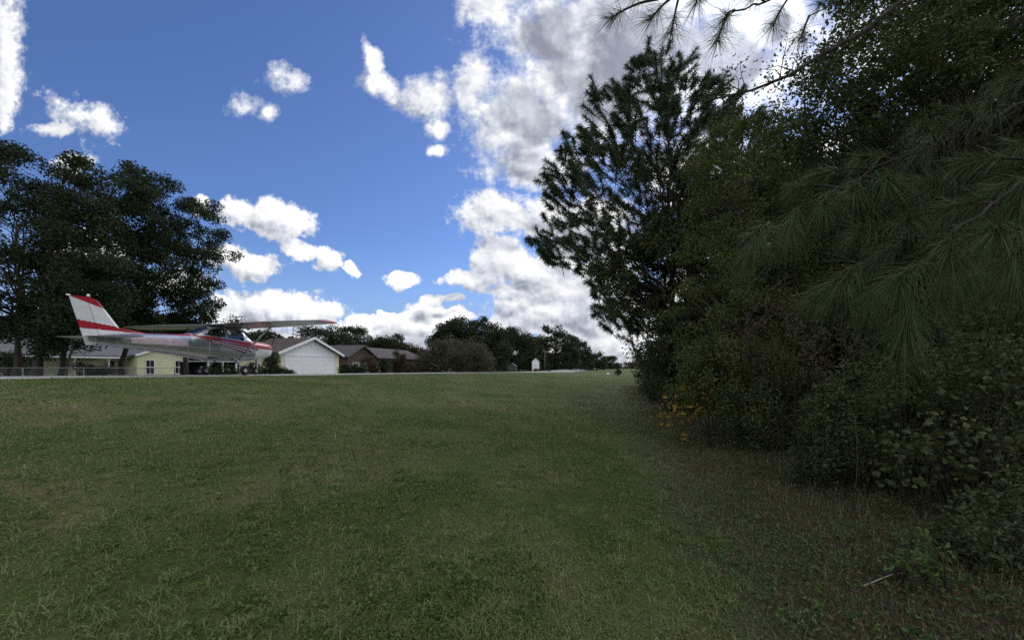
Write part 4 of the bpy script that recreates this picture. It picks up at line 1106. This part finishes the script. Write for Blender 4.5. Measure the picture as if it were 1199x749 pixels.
for lst, hub, droop in ((TUFT, hub1, 1), (TOP, hub2, 0)):
    bl = BOUGH[:4] if droop else BOUGH[4:]; pool = []
    for bpts in bl:
        wp = np.array([P(*q_) for q_ in bpts]); k = int(np.argmin(abs(sp[:, 2] - (wp[0, 2] - .4))))
        wp = np.vstack([sp[k], wp]); tt = np.linspace(0, len(wp) - 1, 26)
        c_ = np.stack([np.interp(tt, range(len(wp)), wp[:, q_]) for q_ in range(3)], 1) + r2.normal(0, .012, (26, 3))
        mbw.tube(c_, np.linspace(.014, .004, 26), 7, cap=False); pool.append(c_[8:])
    pool = np.concatenate(pool)
    for (px, py, Y, sz) in lst:
        if not droop: py, sz = py + 15, sz * 1.2
        t = P(px, py, Y)
        cand = pool[(pool[:, 0] > t[0] - .02)] if (pool[:, 0] > t[0] - .02).any() else pool
        hub = cand[int(np.argmin(np.linalg.norm(cand - t - [.12, 0, .08], axis=1)))]
        mid = hub * .5 + t * .5 + np.array([0, 0, .12 * np.linalg.norm(t - hub)])
        pts = bez(hub, mid, t, 9); mbw.tube(pts, np.linspace(.008, .004, 9), 6, cap=False)
        if np.linalg.norm(t - hub) < .05: pts = np.vstack([pts[0] + [.3, .05, .1]] * 3 + [pts[0] + (t - pts[0]) * .5] * 4 + [t] * 2) if False else np.linspace(t + np.array([.3, .05, .12]), t, 9)
        d = pts[-1] - pts[-3]; d /= np.linalg.norm(d)
        nn = int((330 if droop else 230) * sz)
        f = r2.uniform(0, 1, nn) ** 1.5
        rp = t - d * (f * .16 * sz)[:, None]
        dd = d * (.85 if droop else .7) + unit(nn, r2) * .72 + np.array([0, 0, .12 if droop else 0]); dd /= np.linalg.norm(dd, axis=1)[:, None]
        NV.append(needle_strips(rp, dd, r2.uniform(.6, 1.12, nn) * (.265 if droop else .285) * sz, .0011 if droop else .0009, r2.uniform(.15, 1.0, nn) if droop else .15, r2, 5))
o = mbw.build('boughs', M['twig'], np_, True); shift(o, base)
V, Q = cat_meshes(NV); mi_ = np.repeat((r2.uniform(0, 1, len(Q) // 5) < .05).astype(int), 5); o = mesh('needles', V, Q, None, [M['needle'], M['deadneedle']], mi_, False, np_); shift(o, base)

# bare crooked branch crossing the sky, and dead wood at the foot of the trees
hb = empty('bare_branch_tree', (nb[0] + 3.2, nb[1] + 1.9, Hs(nb[0] + 3.2, nb[1] + 1.9)), 'slim tree whose thin dark branch crosses the sky gap at the top', 'tree', GH)
base = np.array(hb.location); tr = spine_of(base - [0, 0, .1], base + np.array([-.5, 0, 7]), .09, n=14, wob=.1, r=r2)
mb = MB(); mb.tube(tr[0], tr[1], 8)
st0 = P(1075, -14, 4.0); k = int(np.argmin(abs(tr[0][:, 2] - st0[2] - .3)))
main = np.vstack([tr[0][k], st0, P(1010, 38, 3.8), P(965, 62, 3.7), P(925, 88, 3.6), P(880, 106, 3.6), P(832, 117, 3.6)])
mb.tube(main, np.linspace(.03, .007, len(main)), 6, cap=False)
tw = []
for i_ in range(46):
    s_ = r2.uniform(1.2, len(main) - 1.05); q = int(s_); p0 = main[q] + (main[min(q + 1, len(main) - 1)] - main[q]) * (s_ - q)
    dd = unit(1, r2)[0] * [.8, .5, .8]; le_ = r2.uniform(.15, .5)
    p1 = p0 + dd * le_ + [-.12, 0, 0]; mb.tube([p0, (p0 + p1) / 2 + r2.normal(0, .02, 3), p1], [.006, .004, .002], 4, cap=False); tw += [p1, p0 * .3 + p1 * .7]
o = mb.build('trunk', M['twig'], hb, True); shift(o, base)
tw = np.array(tw); c = np.repeat(tw, 10, 0) + r2.normal(0, .07, (len(tw) * 10, 3))
V, Q = leaf_cards(c, r2.uniform(.018, .045, len(c)), .5, .4, r2); o = mesh('crown', V, Q, None, M['hardleaf'], None, False, hb); shift(o, base)


def stick(name, label, pts, rad, mat, cat='branch', twigs=5):
    base = np.array([pts[0][0], pts[0][1], Hs(pts[0][0], pts[0][1])]); pts = [np.array(p) for p in pts]
    mb = MB(); mb.tube(pts, np.linspace(rad, rad * .35, len(pts)), 6)
    for i_ in range(twigs):
        q = r2.integers(1, len(pts)); p0 = pts[q]; p1 = p0 + unit(1, r2)[0] * [.5, .5, .4] * r2.uniform(.1, .35) + [0, 0, .05]
        mb.tube([p0, (p0 + p1) / 2 + r2.normal(0, .015, 3), p1], [rad * .4, rad * .3, rad * .12], 4)
    o = mb.build(name, mat, None, True, loc=base); tag(o, label, cat); return o


def gp(px, py):
    """ground point seen at photo pixel"""
    for Y in np.linspace(1.5, 40, 4000):
        x = (px - CX) / F * Y
        if EYE + (HY - py) / F * Y <= Hs(x, Y): return np.array([x, Y, Hs(x, Y)])
    return P(px, py, 40)


a = gp(1150, 640); b_ = P(1225, 592, 3.3)
stick('fallen_branch', 'pale dead stick poking out of the undergrowth at the right edge', [a, a * .6 + b_ * .4 + [0, 0, .03], b_], .014, M['paletwig'], twigs=3)
a = gp(1000, 596); stick('dry_stem', 'upright pale dry stem with a straw tuft at its foot', [a, P(1004, 540, a[1]), P(1002, 490, a[1]), P(985, 452, a[1])], .0022, M['drytwig'], 'stem', 7)
a = gp(1056, 520); stick('dead_twig', 'thin bare grey twig leaning under the needle fans', [a, P(1050, 485, a[1] - .6), P(1036, 458, a[1] - .8), P(1022, 436, a[1] - .9)], .006, M['paletwig'], 'twig', 9)
a = gp(1010, 690); b_ = gp(1075, 672); stick('fallen_twig', 'thin straw coloured twig lying on the rough grass', [a + [0, 0, .02], (a + b_) / 2 + [0, 0, .05], b_ + [0, 0, .03]], .005, M['paletwig'], 'twig', 3)
# ------------------------------------------------------------------ grass, thatch, litter
r3 = np.random.default_rng(5)


def scatter(n, d0, d1, pw, ang=64, az0=0):
    """points round the camera's foot, thinning with distance as d**-pw"""
    k = 2 - pw
    d = (d0 ** k + r3.uniform(0, 1, n) * (d1 ** k - d0 ** k)) ** (1 / k)
    a = R(az0) + r3.uniform(-R(ang), R(ang), n)
    x, y = d * np.sin(a), d * np.cos(a)
    return x, y, d


def us(x, y): return x * L[0] + y * L[1], x * T[0] + y * T[1]


def patch(x, y):
    return .5 + .2 * np.sin(1.3 * x + .9 * y + 1) + .17 * np.sin(2.9 * y - 1.7 * x) + .15 * np.sin(5.1 * x + 2.2 * y + 2) + .12 * np.sin(.6 * x - .5 * y)


# mown field: clumps of blades
nc = 60000
cx, cy, cd = scatter(nc, 1.3, 55, 1.5)
per = 15
k = np.repeat(np.arange(nc), per); sc_ = np.maximum(1, cd / 4.5)[k]
x = cx[k] + r3.normal(0, .045, len(k)) * sc_; y = cy[k] + r3.normal(0, .045, len(k)) * sc_
u, s = us(x, y)
keep = (u < 14.5) & (u > -.85 + .35 * np.sin(1.1 * s) + .3 * np.sin(3.1 * s) - r3.exponential(.5, len(x)))
keep &= r3.uniform(0, 1, len(x)) > .7 * np.clip((.47 - patch(x * .8 + 1.5, y * .9 + 2)) / .2, 0, 1)
x, y, sc_ = x[keep], y[keep], sc_[keep]; pt = patch(x, y); n = len(x)
h = (.016 + .036 * r3.uniform(0, 1, n) ** 1.6) * (.55 + .95 * pt) * np.minimum(sc_, 1.5) ** .5
h *= np.where(r3.uniform(0, 1, n) < .03, 1.9, 1)
wv = r3.uniform(.0013, .0034, n) * sc_ ** .9
V, Q, Tr = blades(np.stack([x, y, H(x, y) - .004], 1), h, wv, r3.uniform(.35, 1.35, n), r3)
# coarser tufts close by
nc = 1500; cx, cy, cd = scatter(nc, 1.3, 8, 1.2); k = np.repeat(np.arange(nc), 22); x = cx[k] + r3.normal(0, .028, len(k)); y = cy[k] + r3.normal(0, .028, len(k)); u, s = us(x, y)
kp = u > -.9; x, y = x[kp], y[kp]; n = len(x)
V2, Q2, T2 = blades(np.stack([x, y, H(x, y) - .004], 1), r3.uniform(.03, .105, n), r3.uniform(.0016, .0038, n), r3.uniform(.5, 1.3, n), r3)
Q = np.concatenate([Q, Q2 + len(V)]); Tr = np.concatenate([Tr, T2 + len(V)]); V = np.concatenate([V, V2])
o = mesh('lawn_grass', V, Q, Tr, M['blade']); tag(o, 'short mown green grass with brownish patches covering the field', 'grass', kind='stuff')
# straw lying in the turf
n = 42000
x, y, d = scatter(n, 1.3, 30, 1.5); u, s = us(x, y); keep = (u < 14.3) & ((u < -.6) | (r3.uniform(0, 1, n) < .22 + .4 * (patch(x + 3, y * .8) < .40)))
x, y, d = x[keep], y[keep], d[keep]; n = len(x); sc_ = np.maximum(1, d / 4.5)
V, Q, Tr = blades(np.stack([x, y, H(x, y) + r3.uniform(.004, .03, n)], 1), r3.uniform(.05, .14, n), r3.uniform(.0009, .002, n) * sc_, r3.uniform(.93, 1.0, n), r3, bend=.98)
o = mesh('dry_straw', V, Q, Tr, M['drygrass']); tag(o, 'dry straw coloured blades lying in the turf', 'straw', kind='stuff')
# rough unmown strip at the foot of the wood
nc = 9000
uu = -r3.gamma(2.4, .75, nc) - .3; s_ = .8 + 34 * r3.uniform(0, 1, nc) ** 1.9
cx, cy = US(uu, s_)
per = 15; k = np.repeat(np.arange(nc), per); dd = np.hypot(cx, cy)[k]; sc_ = np.maximum(1, dd / 5)
x = cx[k] + r3.normal(0, .05, len(k)) * sc_; y = cy[k] + r3.normal(0, .05, len(k)) * sc_; u, s = us(x, y); n = len(x)
tall = np.clip((-u - 1.2) / 1.4, 0, 1) * np.clip((s - 1.5) / 3, .15, 1)
h = r3.uniform(.02, .06, n) + tall * r3.uniform(.02, .22, n) * (r3.uniform(0, 1, n) < .3)
V, Q, Tr = blades(np.stack([x, y, H(x, y) - .004], 1), h, r3.uniform(.0011, .0024, n) * sc_, r3.uniform(.3, .95, n), r3)
mi = (np.repeat((r3.uniform(0, 1, nc) < .66)[k], 1)).astype(int)
o = mesh('rough_grass', V, Q, Tr, [M['blade'], M['drygrass']], np.concatenate([mi, mi])); tag(o, 'rough unmown grass and straw along the foot of the wood', 'grass', kind='stuff')
# low broad-leaved weeds in the turf
nc = 9500; cx, cy, cd = scatter(nc, 1.3, 16, 1.3); per = 9; k = np.repeat(np.arange(nc), per)
x = cx[k] + r3.normal(0, .03, len(k)); y = cy[k] + r3.normal(0, .03, len(k)); u, s = us(x, y); kp = (u < 14) & (patch(x * 1.4, y) > .45); x, y = x[kp], y[kp]; n = len(x)
V, Q = leaf_cards(np.stack([x, y, H(x, y) + r3.uniform(.012, .05, n)], 1), r3.uniform(.016, .042, n), .6, -.1, r3)
o = mesh('lawn_weeds', V, Q, None, M['weedleaf']); tag(o, 'small low broad leaved weeds scattered in the turf', 'weeds', kind='stuff')
# fallen leaves under the trees
n = 15000; uu = -r3.gamma(3.2, .8, n) - .5; s_ = .8 + 30 * r3.uniform(0, 1, n) ** 1.7; x, y = US(uu, s_)
V, Q = leaf_cards(np.stack([x, y, H(x, y) + r3.uniform(.006, .03, n)], 1), r3.uniform(.02, .055, n), .55, -.2, r3, .1)
o = mesh('fallen_leaves', V, Q, None, M['litter']); tag(o, 'brown fallen leaves under the edge of the wood', 'leaves', kind='stuff')
# ------------------------------------------------------------------ daylight: sky, clouds, sun behind cloud
EXPOSURE = 0.0
SUN_AZ, SUN_EL = math.atan2(850 - CX, F), math.atan2(HY - 40, math.hypot(F, 850 - CX))
SD = np.array([sin(SUN_AZ) * cos(SUN_EL), cos(SUN_AZ) * cos(SUN_EL), sin(SUN_EL)])
w = bpy.data.worlds.new('World'); bpy.context.scene.world = w; w.use_nodes = True
nt = w.node_tree; nt.nodes.clear(); ln = nt.links.new


class E:
    """small wrapper that turns python arithmetic into Math nodes"""
    def __init__(s, sock): s.s = sock
    @staticmethod
    def op(o, *a, clamp=False):
        n = nt.nodes.new('ShaderNodeMath'); n.operation = o; n.use_clamp = clamp
        for i, x in enumerate(a):
            if isinstance(x, E): ln(x.s, n.inputs[i])
            else: n.inputs[i].default_value = x
        return E(n.outputs[0])
    def __add__(s, o): return E.op('ADD', s, o)
    __radd__ = __add__
    def __sub__(s, o): return E.op('SUBTRACT', s, o)
    def __rsub__(s, o): return E.op('SUBTRACT', o, s)
    def __mul__(s, o): return E.op('MULTIPLY', s, o)
    __rmul__ = __mul__
    def __truediv__(s, o): return E.op('DIVIDE', s, o)
    def mad(s, a, b): return E.op('MULTIPLY_ADD', s, a, b)
    def min(s, o): return E.op('MINIMUM', s, o)
    def max(s, o): return E.op('MAXIMUM', s, o)
    def smin(s, o, d): return E.op('SMOOTH_MIN', s, o, d)
    def clamp(s): return E.op('ADD', s, 0.0, clamp=True)
    def step(s, a, b, typ='SMOOTHSTEP'):
        n = nt.nodes.new('ShaderNodeMapRange'); n.interpolation_type = typ
        ln(s.s, n.inputs['Value']); n.inputs['From Min'].default_value = a; n.inputs['From Max'].default_value = b
        return E(n.outputs[0])


def vop(o, *a):
    n = nt.nodes.new('ShaderNodeVectorMath'); n.operation = o
    for i, x in enumerate(a):
        if hasattr(x, 'is_output'): ln(x, n.inputs[i])
        elif isinstance(x, (int, float)): n.inputs['Scale'].default_value = x
        else: n.inputs[i].default_value = x
    return E(n.outputs['Value']) if o in ('DOT_PRODUCT', 'LENGTH') else n.outputs['Vector']


def comb(x, y, z):
    n = nt.nodes.new('ShaderNodeCombineXYZ')
    for i, k in enumerate((x, y, z)):
        if isinstance(k, E): ln(k.s, n.inputs[i])
        else: n.inputs[i].default_value = k
    return n.outputs[0]


def fbm(vec, scale, detail=6, rough=.55, lac=2.1, dist=0, col=False):
    n = nt.nodes.new('ShaderNodeTexNoise'); ln(vec, n.inputs['Vector'])
    n.inputs['Scale'].default_value = scale; n.inputs['Detail'].default_value = detail
    n.inputs['Roughness'].default_value = rough; n.inputs['Lacunarity'].default_value = lac; n.inputs['Distortion'].default_value = dist
    return n.outputs['Color'] if col else E(n.outputs[0])


# clouds: ellipses in the plane (x/y, z/y) of world directions: centre x, y, radii, tilt in degrees (down to the right +), cover
CL = [
    # the great cloud across the sun
    (650, 40, 62, 50, 0), (735, 45, 140, 95, 0), (690, 105, 100, 72, 0), (612, 140, 78, 52, 15), (622, 192, 62, 26, 0), (850, 70, 110, 70, 0), (568, 10, 36, 24, 30), (556, 98, 24, 38, 0),
    (436, 74, 11, 27, -20), (455, 104, 32, 15, 25), (502, 112, 31, 26, 10), (513, 147, 13, 15, 0), (514, 175, 12, 7, 0),
    # the bank below it
    (572, 250, 40, 22, 0), (612, 262, 44, 14, 0), (640, 252, 30, 24, 0), (690, 270, 50, 40, 0),
    (548, 328, 34, 10, 0), (585, 304, 32, 26, 0), (632, 320, 52, 22, 0), (612, 345, 50, 10, 5), (640, 364, 68, 26, 0), (700, 350, 50, 50, 0), (715, 400, 50, 26, 0), (600, 380, 30, 14, 0),
    (432, 384, 46, 15, 0), (492, 380, 54, 19, 0), (400, 395, 40, 14, 0), (330, 361, 62, 20, 5), (290, 382, 40, 12, 0),
    (470, 331, 18, 9, 0), (506, 351, 13, 5, 0), (533, 350, 13, 4, 0), (452, 366, 12, 5, 0),
    # over the oaks
    (316, 254, 52, 20, 8), (284, 246, 22, 12, 0), (296, 308, 34, 14, -3), (265, 302, 26, 12, 0), (352, 291, 24, 11, 25), (386, 304, 16, 15, 40), (413, 320, 8, 6, 0),
    (333, 92, 21, 9, 15), (286, 120, 13, 8, 25), (312, 130, 8, 8, 0), (97, 137, 34, 14, 28), (70, 150, 26, 5, -5), (2, 60, 26, 62, 0), (-16, 110, 30, 40, 0), (-40, 40, 60, 60, 0),
    (92, 188, 14, 8, 0), (232, 240, 10, 11, 0), (85, 192, 22, 9, 0), (110, 300, 40, 22, 0),
    # low banks on the skyline
    (270, 374, 34, 14, 0), (350, 396, 34, 8, 0), (450, 404, 60, 10, 0), (525, 374, 30, 10, -6), (650, 410, 110, 18, 0), (735, 415, 70, 18, 0), (205, 330, 40, 14, 0),
    # seen through the wood on the right
    (1085, 50, 130, 55, 0), (905, 22, 50, 45, 0), (1180, 130, 90, 60, 0), (960, 200, 70, 40, 0), (820, 200, 60, 50, 0), (1000, 330, 160, 70, 0), (830, 380, 80, 60, 0),
]
tc = nt.nodes.new('ShaderNodeTexCoord'); G = tc.outputs['Generated']
sp = nt.nodes.new('ShaderNodeSeparateXYZ'); ln(G, sp.inputs[0])
dx, dy, dz = (E(sp.outputs[i]) for i in range(3))
iy = 1.0 / 1.0
q = comb(dx / dy.max(.05), dz / dy.max(.05), 0.0)


def warp(v, scale, amt, det=3):
    c = fbm(v, scale, det, .6, col=True)
    return vop('ADD', v, vop('SCALE', vop('SUBTRACT', c, (.5, .5, .5)), amt))


def flat(v):
    return vop('MULTIPLY', v, (1, 1, 0))


qw = flat(warp(warp(q, 5.5, .075, 2), 24, .026, 3))


def blobs(v, drop=0.0):
    acc = None
    for (x, y, rx, ry, a) in CL:
        wisp = y < 215 and ry < 17 and x < 400
        if wisp: rx, ry = rx * 1.55, ry * 1.75
        m = nt.nodes.new('ShaderNodeMapping'); m.vector_type = 'TEXTURE'; ln(v, m.inputs[0])
        m.inputs['Location'].default_value = ((x - CX) / F, (HY - y) / F, 0)
        m.inputs['Rotation'].default_value = (0, 0, -R(a))
        m.inputs['Scale'].default_value = (rx * 1.14 / F, ry * 1.18 / F, 1)
        d = vop('DOT_PRODUCT', m.outputs[0], m.outputs[0])
        if wisp: d = d + .34
        acc = d if acc is None else acc.smin(d, .25)
    return acc


def density(v, lo=False):
    r2 = blobs(v)
    return 1.0 - E.op('SQRT', r2.max(0.0))


B0 = density(qw)                                            # 1 in a cloud's heart, 0 at its rim
n0 = fbm(flat(q), 11, 8, .62)
n1 = fbm(flat(q), 38, 6, .6)
nb = fbm(flat(q), 3.2, 3, .5)


def puffs(v, scale, det=3):
    n = nt.nodes.new('ShaderNodeTexVoronoi'); n.voronoi_dimensions = '2D'; n.feature = 'SMOOTH_F1'; n.normalize = True
    ln(v, n.inputs['Vector']); n.inputs['Scale'].default_value = scale; n.inputs['Detail'].default_value = det
    n.inputs['Roughness'].default_value = .55; n.inputs['Smoothness'].default_value = .35
    return 0.36 - E(n.outputs['Distance'])


qv = flat(warp(q, 30, .022, 3))
v0 = puffs(qv, 17)
n2 = fbm(flat(q), 105, 5, .7)
D0 = B0.max(-1.2) * .92 + (n0 - .5) * 1.05 + (n1 - .5) * .45 + (n2 - .5) * .38 + v0 * .95 - .03
mask = E.op('POWER', E.op('DIVIDE', D0 + .07, dz.step(.22, .55) * .36 + .22, clamp=True), 1.25)
# relief: the same field a little nearer to the sun
sun_q = np.array([SD[0] / SD[1], SD[2] / SD[1]])
tos = vop('NORMALIZE', vop('SUBTRACT', (float(sun_q[0]), float(sun_q[1]), 0), flat(q)))
tos = vop('NORMALIZE', vop('ADD', tos, (0, .55, 0)))
qs = vop('ADD', flat(q), vop('SCALE', tos, .022))
m0 = fbm(qs, 11, 5, .55)
m1 = fbm(qs, 38, 4, .6)
v1 = puffs(vop('ADD', qv, vop('SCALE', tos, .012)), 17)
slope = (fbm(flat(q), 11, 5, .55) - m0) * 1.2 + (n1 - m1) * .18 + (v0 - v1) * .8                   # positive where the side towards the sun is thinner
qs2 = vop('ADD', qw, vop('SCALE', tos, .05))
B1 = density(qs2)
slope2 = (B0.max(-.5) - B1.max(-.5))
ns = fbm(flat(q), 9, 3, .5)
thick = (B0.max(-.5) * 1.0 + (ns - .5) * 1.0 + (nb - .5) * 1.1 + (n1 - .5) * .25).step(.10, .78)
cs = vop('DOT_PRODUCT', vop('NORMALIZE', G), tuple(float(v) for v in SD))
near = cs.step(.80, .985)
near_ = near
lit = (0.84 + slope * (1.0 - near_ * thick * .65) * 1.15 + slope2.max(-.2) * .75 - thick * .16)
lit = lit - near * thick * .31 + near * (1.0 - thick) * .75
lit = lit.max(.05).min(1.25)
glow = E.op('POWER', cs.max(0.0), 120.0) * .75
cr = ramp(nt, [(.0, (.20, .22, .28)), (.3, (.33, .35, .43)), (.62, (.70, .73, .80)), (1.0, (1.12, 1.12, 1.11))])
ln((lit * .8).s, cr.inputs[0])
cloudbg = nt.nodes.new('ShaderNodeBackground'); ln(cr.outputs[0], cloudbg.inputs[0]); ln((1.0 + glow).s, cloudbg.inputs[1])

sky = nt.nodes.new('ShaderNodeTexSky'); sky.sky_type = 'NISHITA'; sky.sun_disc = False
sky.sun_elevation = SUN_EL; sky.sun_rotation = SUN_AZ; sky.altitude = 0; sky.air_density = 1.0; sky.dust_density = .25; sky.ozone_density = 2.2
skybg = nt.nodes.new('ShaderNodeBackground'); tint = nt.nodes.new('ShaderNodeMix'); tint.data_type = 'RGBA'; tint.blend_type = 'MULTIPLY'; tint.inputs[0].default_value = 1
ln(sky.outputs[0], tint.inputs[6]); tint.inputs[7].default_value = (.72, .86, 1.22, 1)
hz = nt.nodes.new('ShaderNodeMix'); hz.data_type = 'RGBA'; ln(dz.step(.30, .0).s, hz.inputs[0]); ln(tint.outputs[2], hz.inputs[6]); hz.inputs[7].default_value = (2.9, 4.6, 7.8, 1)
ln(hz.outputs[2], skybg.inputs[0]); skybg.inputs[1].default_value = .1
front = nt.nodes.new('ShaderNodeMixShader'); ln(mask.s, front.inputs[0]); ln(skybg.outputs[0], front.inputs[1]); ln(cloudbg.outputs[0], front.inputs[2])
# the half of the sky behind the camera: unseen cloud, added bright as fill
rc = fbm(vop('MULTIPLY', G, (1, 1, 1.8)), 3.2, 7, .6)
rear_fill_cloud = nt.nodes.new('ShaderNodeBackground'); rear_fill_cloud.inputs[0].default_value = (1, .97, .92, 1); rear_fill_cloud.inputs[1].default_value = 1.65
rear = nt.nodes.new('ShaderNodeMixShader'); ln((rc.step(.40, .56) * dz.step(-.02, .06)).s, rear.inputs[0]); ln(skybg.outputs[0], rear.inputs[1]); ln(rear_fill_cloud.outputs[0], rear.inputs[2])
half = nt.nodes.new('ShaderNodeMixShader'); ln(E.op('LESS_THAN', dy, .12).s, half.inputs[0]); ln(front.outputs[0], half.inputs[1]); ln(rear.outputs[0], half.inputs[2])
wo = nt.nodes.new('ShaderNodeOutputWorld'); ln(half.outputs[0], wo.inputs[0])
w.cycles.sampling_method = 'MANUAL'; w.cycles.sample_map_resolution = 1024

sun = bpy.data.lights.new('sun', 'SUN'); sun.energy = 1.7; sun.angle = R(34); sun.color = (1, .95, .87)
so = bpy.data.objects.new('sun', sun); C.objects.link(so)
so.rotation_euler = (R(90) - SUN_EL, 0, pi - SUN_AZ)

# ------------------------------------------------------------------ camera and picture settings
cam = bpy.data.cameras.new('camera'); co = bpy.data.objects.new('camera', cam); C.objects.link(co)
co.location = (0, 0, EYE); co.rotation_euler = (R(90), 0, 0)
cam.sensor_width = 36; cam.lens = 36 * F / 1199; cam.shift_y = (HY - 374.5) / 1199
cam.clip_start = .05; cam.clip_end = 6000
sc = bpy.context.scene; sc.camera = co
sc.view_settings.view_transform = 'Standard'; sc.view_settings.look = 'None'
sc.view_settings.gamma = 1; sc.view_settings.exposure = EXPOSURE
sc.cycles.use_denoising = False; sc.cycles.use_adaptive_sampling = False; sc.cycles.denoiser = 'OPENIMAGEDENOISE'; sc.cycles.denoising_input_passes = 'RGB_ALBEDO_NORMAL'; sc.cycles.denoising_prefilter = 'NONE'
sc.cycles.max_bounces = 6; sc.cycles.sample_clamp_indirect = 1.5; sc.cycles.diffuse_bounces = 3; sc.cycles.transparent_max_bounces = 8
